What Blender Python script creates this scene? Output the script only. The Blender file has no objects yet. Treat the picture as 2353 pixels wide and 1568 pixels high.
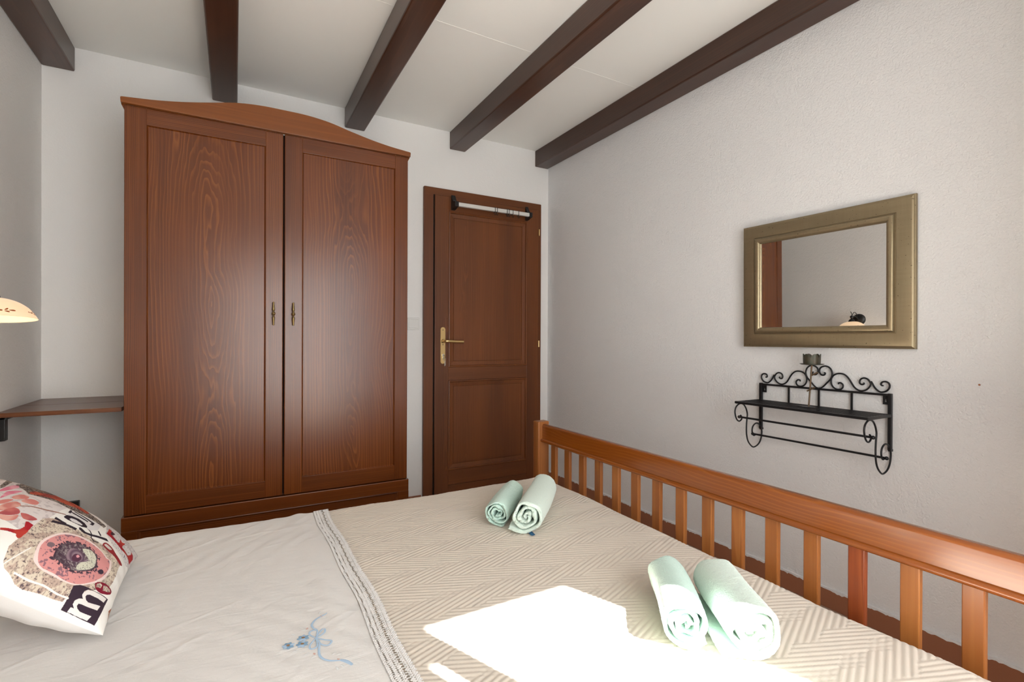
import bpy, bmesh, math, random
import numpy as np
from mathutils import Vector, Matrix
random.seed(4); rng = np.random.default_rng(4)
PI = math.pi
SC = bpy.context.scene
COL = SC.collection
# ------------------------------------------------------------------ room measures (metres)
XL, XR, YB, YF, ZC = -0.796, 2.062, 3.12, -0.70, 2.463
H = 1.06

# ------------------------------------------------------------------ materials
def lin(r, g, b):
    f = lambda c: (c/255/12.92) if c/255 <= .04045 else ((c/255+.055)/1.055)**2.4
    return (f(r), f(g), f(b), 1)

class NT:
    def __init__(s, name):
        s.m = bpy.data.materials.new(name); s.m.use_nodes = True
        s.t = s.m.node_tree; s.n = s.t.nodes; s.l = s.t.links
        s.b = s.n['Principled BSDF']
    def node(s, t, **k):
        x = s.n.new(t)
        for a, v in k.items(): setattr(x, a, v)
        return x
    def put(s, sock, v):
        if isinstance(v, bpy.types.NodeSocket): s.l.new(v, sock)
        else: sock.default_value = v
    def math(s, op, a, b=None, c=None, clamp=False):
        x = s.node('ShaderNodeMath', operation=op); x.use_clamp = clamp
        s.put(x.inputs[0], a)
        if b is not None: s.put(x.inputs[1], b)
        if c is not None: s.put(x.inputs[2], c)
        return x.outputs[0]
    def vmath(s, op, a, b):
        x = s.node('ShaderNodeVectorMath', operation=op); s.put(x.inputs[0], a); s.put(x.inputs[1], b); return x.outputs[0]
    def mapping(s, v, scale=(1, 1, 1), loc=(0, 0, 0)):
        x = s.node('ShaderNodeMapping'); s.put(x.inputs['Vector'], v)
        x.inputs['Scale'].default_value = scale; x.inputs['Location'].default_value = loc; return x.outputs[0]
    def noise(s, v, scale, detail=2, rough=.5, dist=0):
        x = s.node('ShaderNodeTexNoise'); s.put(x.inputs['Vector'], v)
        x.inputs['Scale'].default_value = scale; x.inputs['Detail'].default_value = detail
        x.inputs['Roughness'].default_value = rough; x.inputs['Distortion'].default_value = dist
        return x.outputs['Fac']
    def ramp(s, f, stops):
        x = s.node('ShaderNodeValToRGB'); s.put(x.inputs[0], f); e = x.color_ramp.elements
        while len(e) > 1: e.remove(e[-1])
        e[0].position, e[0].color = stops[0]
        for p, c in stops[1:]:
            q = e.new(p); q.color = c
        return x.outputs[0]
    def mix(s, f, a, b, blend='MIX'):
        x = s.node('ShaderNodeMix', data_type='RGBA', blend_type=blend)
        s.put(x.inputs['Factor'], f); s.put(x.inputs[6], a); s.put(x.inputs[7], b); return x.outputs[2]
    def bump(s, h, strength=.3, dist=.002):
        x = s.node('ShaderNodeBump'); x.inputs['Strength'].default_value = strength
        x.inputs['Distance'].default_value = dist; s.put(x.inputs['Height'], h)
        s.l.new(x.outputs[0], s.b.inputs['Normal'])
    def obj(s): return s.node('ShaderNodeTexCoord').outputs['Object']
    def set(s, **k):
        for a, v in k.items(): s.put(s.b.inputs[a.replace('_', ' ')], v)
        return s.m

def plain(name, col, rough=.5, metal=0., **k):
    n = NT(name); return n.set(Base_Color=col, Roughness=rough, Metallic=metal, **k)

def wood(name, dark, body, light, axis='Z', off=.0, pitch=.011, rough=.36, amp=.16, contrast=1., stretch=.9, coat=0., knots=0.):
    """stained softwood: growth rings cut by the board, ring lines pale or dark, fine fibre along the grain"""
    n = NT(name)
    o = n.obj(); sp = n.node('ShaderNodeSeparateXYZ'); n.l.new(o, sp.inputs[0])
    x, y, z = sp.outputs
    a, b, g = {'Z': (x, y, z), 'X': (z, y, x), 'Y': (z, x, y)}[axis]
    rnd = n.node('ShaderNodeObjectInfo').outputs['Random']
    r10 = n.math('MULTIPLY', rnd, 37.0)
    cb = n.node('ShaderNodeCombineXYZ')
    n.put(cb.inputs[0], n.math('ADD', a, r10)); n.put(cb.inputs[1], b); n.put(cb.inputs[2], g)
    v = cb.outputs[0]
    low = n.math('SUBTRACT', n.noise(n.mapping(v, (1.6, 1.6, stretch)), 1.0, 2, .5), .5)
    mid = n.math('SUBTRACT', n.noise(n.mapping(v, (11, 11, 1.9)), 1.0, 3, .6), .5)
    hgt = n.math('MULTIPLY_ADD', low, amp*2.2, n.math('MULTIPLY', mid, amp*.34))
    aa = n.math('ADD', n.math('ADD', a, off), n.math('MULTIPLY', mid, .022))
    d = n.math('SQRT', n.math('ADD', n.math('MULTIPLY', aa, aa), n.math('MULTIPLY', hgt, hgt)))
    vary = n.math('ADD', n.math('MULTIPLY', n.noise(n.mapping(v, (17, 17, .5)), 1.0, 2, .5), 2.6), n.math('MULTIPLY', n.noise(n.mapping(v, (4, 4, .35)), 1.0, 1, .5), 3.5))
    fr = n.math('FRACT', n.math('ADD', n.math('MULTIPLY', d, 1/pitch), vary))
    line = n.ramp(fr, [(0, (0, 0, 0, 1)), (.55, (.10, .10, .10, 1)), (.90, (1, 1, 1, 1)), (1, (.0, .0, .0, 1))])
    lmod = n.ramp(n.noise(n.mapping(v, (8, 8, 1.0)), 1.0, 2, .5), [(.36, (.10, .10, .10, 1)), (.62, (1, 1, 1, 1))])
    line = n.math('MULTIPLY', line, lmod)
    fib = n.noise(n.mapping(v, (300, 300, 4)), 1.0, 2, .6)
    fine = n.noise(n.mapping(v, (110, 110, 1.2)), 1.0, 2, .55)
    tone = n.noise(n.mapping(v, (5, 5, .8)), 1.0, 3, .5)
    c0 = n.mix(n.math('MULTIPLY', n.math('SUBTRACT', tone, .28), 2.0, clamp=True), dark, body)
    c1 = n.mix(n.math('MULTIPLY', line, .62*contrast), c0, light)
    c2 = n.mix(n.math('MULTIPLY', n.math('SUBTRACT', fib, .35), .5*contrast, clamp=True), c1, dark)
    c2 = n.mix(n.math('MULTIPLY', n.math('SUBTRACT', fine, .5), 1.1*contrast, clamp=True), c2, light)
    n.bump(n.math('ADD', fib, n.math('MULTIPLY', line, .6)), .12, .0006)
    return n.set(Base_Color=c2, Roughness=rough, Coat_Weight=coat, Coat_Roughness=.25)

def plaster(name, col, scale=120., strength=.4, dist=.003, blotch=.04):
    n = NT(name); o = n.obj()
    h = n.math('ADD', n.noise(o, scale, 3, .55, .4), n.math('MULTIPLY', n.noise(o, scale*.33, 2, .5), .7))
    n.bump(h, strength, dist)
    c = n.mix(n.noise(o, 1.3, 2, .5), col, tuple(v*(1-blotch) for v in col[:3])+(1,))
    return n.set(Base_Color=c, Roughness=.92, Specular_IOR_Level=.15)

def cloth(name, col, scale=700., strength=.25, dist=.0008, rough=.95, sheen=.2, var=.06):
    n = NT(name); o = n.obj()
    n.bump(n.noise(o, scale, 2, .6), strength, dist)
    c = n.mix(n.noise(o, 9, 2, .5), col, tuple(v*(1-var) for v in col[:3])+(1,))
    return n.set(Base_Color=c, Roughness=rough, Specular_IOR_Level=.1, Sheen_Weight=sheen)

WH = lambda v, w=1.: (v, v*w, v*w*w, 1)
M = {}
M['wall_r'] = plaster('roughcast_white_plaster', (.80, .81, .82, 1), 130, .75, .004)
M['wall_l'] = plaster('roughcast_plaster_left', (.86, .85, .825, 1), 130, .75, .004)
M['wall_b'] = plaster('smooth_white_plaster', (.86, .855, .84, 1), 140, .35, .003)
M['ceil'] = plaster('painted_ceiling', (.90, .905, .875, 1), 300, .05, .001, .02)
M['floor'] = plain('pale_terracotta_tile', (.48, .36, .28, 1), .45)
M['skirt'] = plaster('terracotta_skirting', lin(160, 108, 82), 60, .08, .001, .15)
W_D, W_B, W_L = lin(78, 36, 10), lin(108, 55, 17), lin(150, 84, 32)
M['ward_z'] = wood('stained_pine_upright', W_D, W_B, W_L, 'Z', .33, .007, .27, .10, .75, .9)
M['ward_x'] = wood('stained_pine_crosswise', W_D, W_B, W_L, 'X', .33, .007, .27, .10, .75, .9)
M['ward_p'] = wood('stained_pine_panel', lin(82, 38, 11), lin(110, 56, 18), lin(154, 88, 34), 'Z', .0, .013, .27, .24, .75, .75)
M['cornice'] = wood('stained_pine_cornice', lin(104, 54, 16), lin(134, 74, 24), lin(164, 98, 40), 'X', .2, .006, .36, .10)
M['door_z'] = wood('dark_stained_door_upright', lin(86, 44, 16), lin(114, 62, 24), lin(140, 82, 36), 'Z', .3, .009, .40, .10, .7)
M['door_x'] = wood('dark_stained_door_crosswise', lin(86, 44, 16), lin(114, 62, 24), lin(140, 82, 36), 'X', .3, .009, .40, .10, .7)
M['door_p'] = wood('dark_stained_door_panel', lin(88, 45, 16), lin(118, 64, 24), lin(144, 84, 38), 'Z', .05, .012, .40, .15, .8)
M['beam'] = wood('dark_brown_beam', lin(54, 31, 20), lin(76, 45, 28), lin(98, 60, 38), 'Y', .25, .011, .34, .10, .6, .9, .15)
B_D, B_B, B_L = lin(128, 72, 28), lin(160, 97, 44), lin(186, 124, 64)
M['bed_y'] = wood('honey_pine_rail', lin(112, 54, 8), lin(140, 74, 16), lin(166, 98, 34), 'Y', .05, .012, .26, .16, .6, .9, .6)
M['bed_z'] = wood('honey_pine_upright', B_D, B_B, B_L, 'Z', .12, .010, .34, .10, .8, .9, .2)
M['bed_x'] = wood('honey_pine_crosswise', B_D, B_B, B_L, 'X', .12, .010, .34, .10, .8)
M['slat_red'] = wood('reddish_pine_upright', lin(110, 48, 22), lin(150, 72, 32), lin(178, 96, 46), 'Z', .12, .010, .34, .10, .7)
M['shelf'] = wood('dark_stained_shelf', lin(84, 48, 26), lin(110, 64, 36), lin(132, 82, 48), 'X', .2, .010, .30, .10, .8)
M['iron'] = plain('black_iron', (.012, .012, .014, 1), .38, .3)
M['black'] = plain('black_plastic', (.012, .011, .011, 1), .4)
M['gap'] = plain('dark_gap', (.006, .003, .002, 1), .9)
M['brass'] = plain('satin_brass', (.80, .58, .27, 1), .3, 1.)
M['old_brass'] = plain('aged_brass', (.22, .16, .07, 1), .35, 1.)
M['steel'] = plain('bright_steel', (.6, .6, .58, 1), .25, 1.)
M['white_plastic'] = plain('white_plastic', (.78, .78, .76, 1), .35)
M['bar'] = plain('silver_painted_bar', (.66, .65, .62, 1), .4)
M['mirror'] = plain('mirror_glass', (.80, .80, .79, 1), .0, 1.)

def gilt():
    n = NT('worn_gilt_frame'); o = n.obj()
    st = n.noise(n.mapping(o, (90, 6, 90)), 1., 2, .6); st2 = n.noise(n.mapping(o, (90, 90, 6)), 1., 2, .6)
    sp = n.noise(o, 130, 1, .5)
    c = n.mix(n.math('MULTIPLY', n.math('ADD', st, st2), .5), (.26, .205, .12, 1), (.37, .30, .19, 1))
    dk = n.ramp(sp, [(.715, (0, 0, 0, 1)), (.75, (1, 1, 1, 1))])
    c = n.mix(n.math('MULTIPLY', dk, .75), c, (.06, .035, .015, 1))
    return n.set(Base_Color=c, Metallic=.7, Roughness=.34)
M['gilt'] = gilt()
def rust():
    n = NT('patinated_metal'); o = n.obj()
    c = n.mix(n.ramp(n.noise(o, 60, 3, .6), [(.42, (0, 0, 0, 1)), (.6, (1, 1, 1, 1))]), (.045, .05, .03, 1), (.065, .05, .03, 1))
    return n.set(Base_Color=c, Metallic=.2, Roughness=.45)
M['patina'] = rust()
M['stem'] = plain('brown_metal_stem', (.16, .105, .06, 1), .5, .4)
M['quilt'] = cloth('cream_quilted_cotton', (.64, .575, .495, 1), 900, .2, .0006)
def linen(name, col):
    n = NT(name); o = n.obj()
    cr = n.noise(n.mapping(o, (9, 34, 9)), 1., 4, .6, .8); cr2 = n.noise(n.mapping(o, (26, 40, 10)), 1., 3, .6, .5)
    n.bump(n.math('ADD', n.math('ADD', cr, n.math('MULTIPLY', cr2, .5)), n.math('MULTIPLY', n.noise(o, 600, 2, .6), .08)), .5, .0035)
    return n.set(Base_Color=col, Roughness=.95, Specular_IOR_Level=.1, Sheen_Weight=.2)
M['sheet'] = linen('white_cotton_sheet', (.70, .69, .675, 1))
M['lace'] = cloth('white_crochet', (.80, .79, .78, 1), 900, .6, .0012)
def terry(name, c):
    n = NT(name); o = n.obj()
    h = n.math('ADD', n.noise(o, 420, 2, .7), n.math('MULTIPLY', n.noise(o, 150, 2, .5), .5))
    n.bump(h, .6, .003)
    cc = n.mix(n.noise(o, 300, 2, .6), c, tuple(v*.8 for v in c[:3])+(1,))
    return n.set(Base_Color=cc, Roughness=1., Specular_IOR_Level=.05, Sheen_Weight=.4, Subsurface_Weight=.0)
M['mint'] = terry('mint_terry', (.60, .82, .73, 1))
M['mint2'] = terry('pale_mint_terry', (.70, .84, .75, 1))
M['tag'] = plain('blue_label', lin(30, 85, 125), .6)
M['white_cotton'] = cloth('white_pillowcase', (.78, .77, .75, 1), 500, .12, .0006)
M['blue'] = plain('pale_blue_thread', lin(172, 198, 222), .7)
M['blue2'] = plain('mid_blue_thread', lin(128, 164, 194), .7)
M['bluev'] = plain('white_thread', (.72, .735, .735, 1), .6)
M['pinkt'] = plain('pink_thread', lin(212, 176, 166), .7)
M['ochre'] = plain('ochre_thread', lin(146, 116, 84), .7)
def shade():
    n = NT('lit_opal_glass')
    return n.set(Base_Color=(.42, .32, .22, 1), Roughness=.25, Emission_Color=(1., .69, .42, 1), Emission_Strength=.78)
M['shade'] = shade()
M['leafpaint'] = plain('brown_painted_leaves', lin(150, 74, 20), .4)
n_ = NT('lit_bulb'); M['bulb'] = n_.set(Base_Color=(1, 1, 1, 1), Emission_Color=(1, .86, .66, 1), Emission_Strength=5.)
n_ = NT('white_light_blocker'); M['light_blocker'] = n_.set(Base_Color=(.84, .83, .80, 1), Roughness=.6)  # white for the added boards and leaf that block light
M['curtain'] = cloth('white_curtain', (.82, .81, .78, 1), 600, .1, .0005)

# ------------------------------------------------------------------ object helpers
def link(o):
    COL.objects.link(o); return o

def thing(name, label, cat, loc, group=None, kind=None):
    o = link(bpy.data.objects.new(name, None)); o.location = loc; o.empty_display_size = .05
    if kind: o['kind'] = kind
    else: o['label'] = label; o['category'] = cat
    if group: o['group'] = group
    return o

def tag(o, label, cat, group=None):
    o['label'] = label; o['category'] = cat
    if group: o['group'] = group
    return o

def worldloc(p):
    v = Vector((0, 0, 0))
    while p is not None: v = v+p.location; p = p.parent
    return v

def obj(name, bm, mat, parent=None, origin=None, smooth=None, label=None):
    """one mesh object from a bmesh whose vertices are in world metres"""
    me = bpy.data.meshes.new(name)
    base = worldloc(parent) if parent else None
    if origin is None: origin = base if parent else Vector((0, 0, 0))
    origin = Vector(origin)
    bmesh.ops.translate(bm, verts=bm.verts, vec=-origin)
    if smooth is not None:
        for f in bm.faces: f.smooth = True
    bmesh.ops.recalc_face_normals(bm, faces=bm.faces)
    bm.to_mesh(me); bm.free()
    for m in (mat if isinstance(mat, (list, tuple)) else [mat]): me.materials.append(m)
    if smooth is not None and smooth < 180: me.set_sharp_from_angle(angle=math.radians(smooth))
    o = link(bpy.data.objects.new(name, me))
    if parent: o.parent = parent; o.location = origin-base
    else: o.location = origin
    if label: o['label'] = label
    return o

def gridobj(name, P, mat, parent=None, smooth=True, uvcol=None, mask=None):
    """object from an (n,m,3) array of world points"""
    n, m = P.shape[:2]
    base = worldloc(parent) if parent else Vector((0, 0, 0))
    v = (P.reshape(-1, 3)-np.array(base)).astype(np.float32)
    i = np.arange(n*m).reshape(n, m)
    q = np.stack([i[:-1, :-1], i[1:, :-1], i[1:, 1:], i[:-1, 1:]], -1)
    q = q[mask] if mask is not None else q.reshape(-1, 4)
    if mask is not None:
        used = np.unique(q); re = np.zeros(n*m, int); re[used] = np.arange(len(used)); v = v[used]; q = re[q]
    me = bpy.data.meshes.new(name)
    me.from_pydata(v.tolist(), [], q.tolist())
    me.polygons.foreach_set('use_smooth', np.full(len(me.polygons), smooth))
    me.materials.append(mat)
    if uvcol is not None:
        at = me.color_attributes.new('print', 'FLOAT_COLOR', 'POINT')
        at.data.foreach_set('color', uvcol.reshape(-1).astype(np.float32))
    o = link(bpy.data.objects.new(name, me))
    if parent: o.parent = parent
    return o

def box(bm, x0, x1, y0, y1, z0, z1, bev=0., seg=2):
    r = bmesh.ops.create_cube(bm, size=1)
    vs = r['verts']
    for v in vs: v.co = Vector(((x0+x1)/2+v.co.x*(x1-x0), (y0+y1)/2+v.co.y*(y1-y0), (z0+z1)/2+v.co.z*(z1-z0)))
    if bev > 0:
        es = list({e for v in vs for e in v.link_edges})
        bmesh.ops.bevel(bm, geom=es, offset=bev, segments=seg, profile=.5, affect='EDGES')
    return bm

def bx(*a, **k): return box(bmesh.new(), *a, **k)

def tube(bm, pts, r, seg=10, cap=True, closed=False, flat=None):
    """tube along pts; r number or list"""
    pts = [Vector(p) for p in pts]; n = len(pts)
    rr = r if isinstance(r, (list, tuple)) else [r]*n
    rings = []; up = None
    for i, p in enumerate(pts):
        t = (pts[(i+1) % n]-pts[i-1]) if closed else (pts[min(i+1, n-1)]-pts[max(i-1, 0)])
        t.normalize()
        if up is None:
            up = Vector((0, 0, 1)) if abs(t.z) < .9 else Vector((1, 0, 0))
        a = t.cross(up)
        if a.length < 1e-6: a = t.orthogonal()
        a.normalize(); up = a.cross(t).normalized()
        rings.append([bm.verts.new(p+(a*math.cos(k*2*PI/seg)+up*math.sin(k*2*PI/seg))*rr[i]) for k in range(seg)])
    m = n if closed else n-1
    for i in range(m):
        A, B = rings[i], rings[(i+1) % n]
        for k in range(seg): bm.faces.new((A[k], A[(k+1) % seg], B[(k+1) % seg], B[k]))
    if cap and not closed:
        bm.faces.new(rings[0][::-1]); bm.faces.new(rings[-1])
    return bm

def catmull(pts, k=6, closed=False):
    P = [Vector(p) for p in pts]; n = len(P); out = []
    for i in range(n if closed else n-1):
        if closed: a, b, c, d = P[i-1], P[i], P[(i+1) % n], P[(i+2) % n]
        else: a, b, c, d = P[max(i-1, 0)], P[i], P[i+1], P[min(i+2, n-1)]
        for j in range(k):
            t = j/k
            out.append(.5*((2*b)+(c-a)*t+(2*a-5*b+4*c-d)*t*t+(3*b-a-3*c+d)*t*t*t))
    if not closed: out.append(P[-1])
    return out

def lathe(bm, prof, loc=(0, 0, 0), axis='Z', seg=24, rot=None, close_top=True):
    """prof [(r, h)] revolved about an axis through loc"""
    rings = []
    for r, h in prof:
        ring = []
        for k in range(seg):
            c, s = r*math.cos(2*PI*k/seg), r*math.sin(2*PI*k/seg)
            p = {'Z': (c, s, h), 'X': (h, c, s), 'Y': (c, h, s)}[axis]
            p = Vector(p)
            if rot: p = rot @ p
            ring.append(bm.verts.new(p+Vector(loc)))
        rings.append(ring)
    for A, B in zip(rings, rings[1:]):
        for k in range(seg): bm.faces.new((A[k], A[(k+1) % seg], B[(k+1) % seg], B[k]))
    if close_top:
        for q in (rings[0][::-1], rings[-1]):
            if (q[0].co-q[seg//2].co).length > 1e-7: bm.faces.new(q)
    return bm

def prism(bm, poly, axis, a, b, bev=0.):
    """poly of 2D points extruded between a and b along axis; X: (y,z), Y: (x,z), Z: (x,y)"""
    f = {'X': lambda p, h: (h, p[0], p[1]), 'Y': lambda p, h: (p[0], h, p[1]), 'Z': lambda p, h: (p[0], p[1], h)}[axis]
    A = [bm.verts.new(f(p, a)) for p in poly]; B = [bm.verts.new(f(p, b)) for p in poly]; n = len(poly)
    fs = [bm.faces.new(A[::-1]), bm.faces.new(B)]
    for i in range(n): fs.append(bm.faces.new((A[i], A[(i+1) % n], B[(i+1) % n], B[i])))
    if bev > 0:
        es = [e for e in fs[0].edges]+[e for e in fs[1].edges]
        bmesh.ops.bevel(bm, geom=es, offset=bev, segments=2, profile=.5, affect='EDGES')
    return bm

def structure(name, bm, mat, parent=None, **k):
    o = obj(name, bm, mat, parent, **k)
    if not parent: o['kind'] = 'structure'
    return o

def framed(bm, x0, x1, z0, z1, y, prof):
    """a mitred rectangular frame facing -Y; prof = [(inset, depth)] stepping inwards, depth towards +Y"""
    loops = []
    for i, d in prof:
        loops.append([bm.verts.new(p) for p in ((x0+i, y+d, z0+i), (x1-i, y+d, z0+i), (x1-i, y+d, z1-i), (x0+i, y+d, z1-i))])
    for A, B in zip(loops, loops[1:]):
        for k in range(4): bm.faces.new((A[k], A[(k+1) % 4], B[(k+1) % 4], B[k]))
    return bm, loops

LEAF_Y = .14
SUN_E, AREA_E, LAMP_E = 90, 52, 1.3
SCROLL= [(1.9084, 0.7373), (1.9164, 0.7284), (1.9149, 0.7187), (1.9008, 0.712), (1.8867, 0.7182), (1.8773, 0.732), (1.8714, 0.7535), (1.8768, 0.7724), (1.8922, 0.7841), (1.911, 0.7875), (1.9301, 0.7812), (1.9447, 0.7652), (1.9529, 0.7464), (1.9547, 0.7331), (1.9517, 0.7152), (1.9494, 0.6907), (1.9491, 0.6661), (1.9509, 0.6477), (1.9576, 0.6255), (1.9709, 0.6073), (1.994, 0.591), (2.0173, 0.5931), (2.0374, 0.604), (2.0507, 0.6227), (2.0566, 0.6457), (2.0554, 0.6628), (2.0466, 0.679), (2.0329, 0.6905), (2.0161, 0.6939), (2.0011, 0.6887), (1.9913, 0.6781), (1.9882, 0.6634), (1.9917, 0.6497), (2.0, 0.6412), (2.01, 0.6426)]
HEART= [(1.1057, 0.9333), (1.1008, 0.9317), (1.103, 0.9257), (1.1097, 0.9229), (1.1164, 0.9248), (1.1217, 0.9323), (1.1233, 0.9416), (1.1196, 0.9511), (1.1121, 0.957), (1.1017, 0.9598), (1.0899, 0.9573), (1.081, 0.9501), (1.0759, 0.9397), (1.0744, 0.929), (1.0765, 0.9182), (1.0823, 0.9071), (1.0939, 0.8939), (1.1057, 0.8805), (1.1161, 0.8719), (1.1244, 0.8701)]
SWAVE= [(1.0505, 0.8912), (1.0513, 0.8949), (1.0477, 0.8975), (1.0407, 0.8965), (1.035, 0.8895), (1.0357, 0.8804), (1.042, 0.8731), (1.0504, 0.8708), (1.0604, 0.8722), (1.0705, 0.8789), (1.0771, 0.8906), (1.0783, 0.9043), (1.0758, 0.9152), (1.0693, 0.9248), (1.0579, 0.9316), (1.0451, 0.9336), (1.0325, 0.9317), (1.0214, 0.9242), (1.0117, 0.9122), (1.0034, 0.898), (0.9952, 0.8854), (0.9858, 0.8774), (0.9751, 0.8732), (0.9633, 0.8743), (0.9517, 0.8804), (0.9427, 0.8913), (0.9396, 0.9016), (0.9428, 0.91), (0.9493, 0.9182), (0.9584, 0.9219), (0.9675, 0.9205), (0.9741, 0.9149), (0.9766, 0.906), (0.974, 0.8989), (0.9674, 0.8972), (0.9615, 0.9006), (0.9635, 0.9048)]
CURL= [(0.9383, 0.9118), (0.9351, 0.9063), (0.93, 0.8953), (0.9223, 0.8845), (0.911, 0.8756), (0.9011, 0.8751), (0.8901, 0.879), (0.8817, 0.8881), (0.8787, 0.8982), (0.8812, 0.9077), (0.8879, 0.9128), (0.8952, 0.9136), (0.9026, 0.911), (0.9062, 0.9043), (0.9037, 0.8989), (0.8982, 0.8986)]
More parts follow.
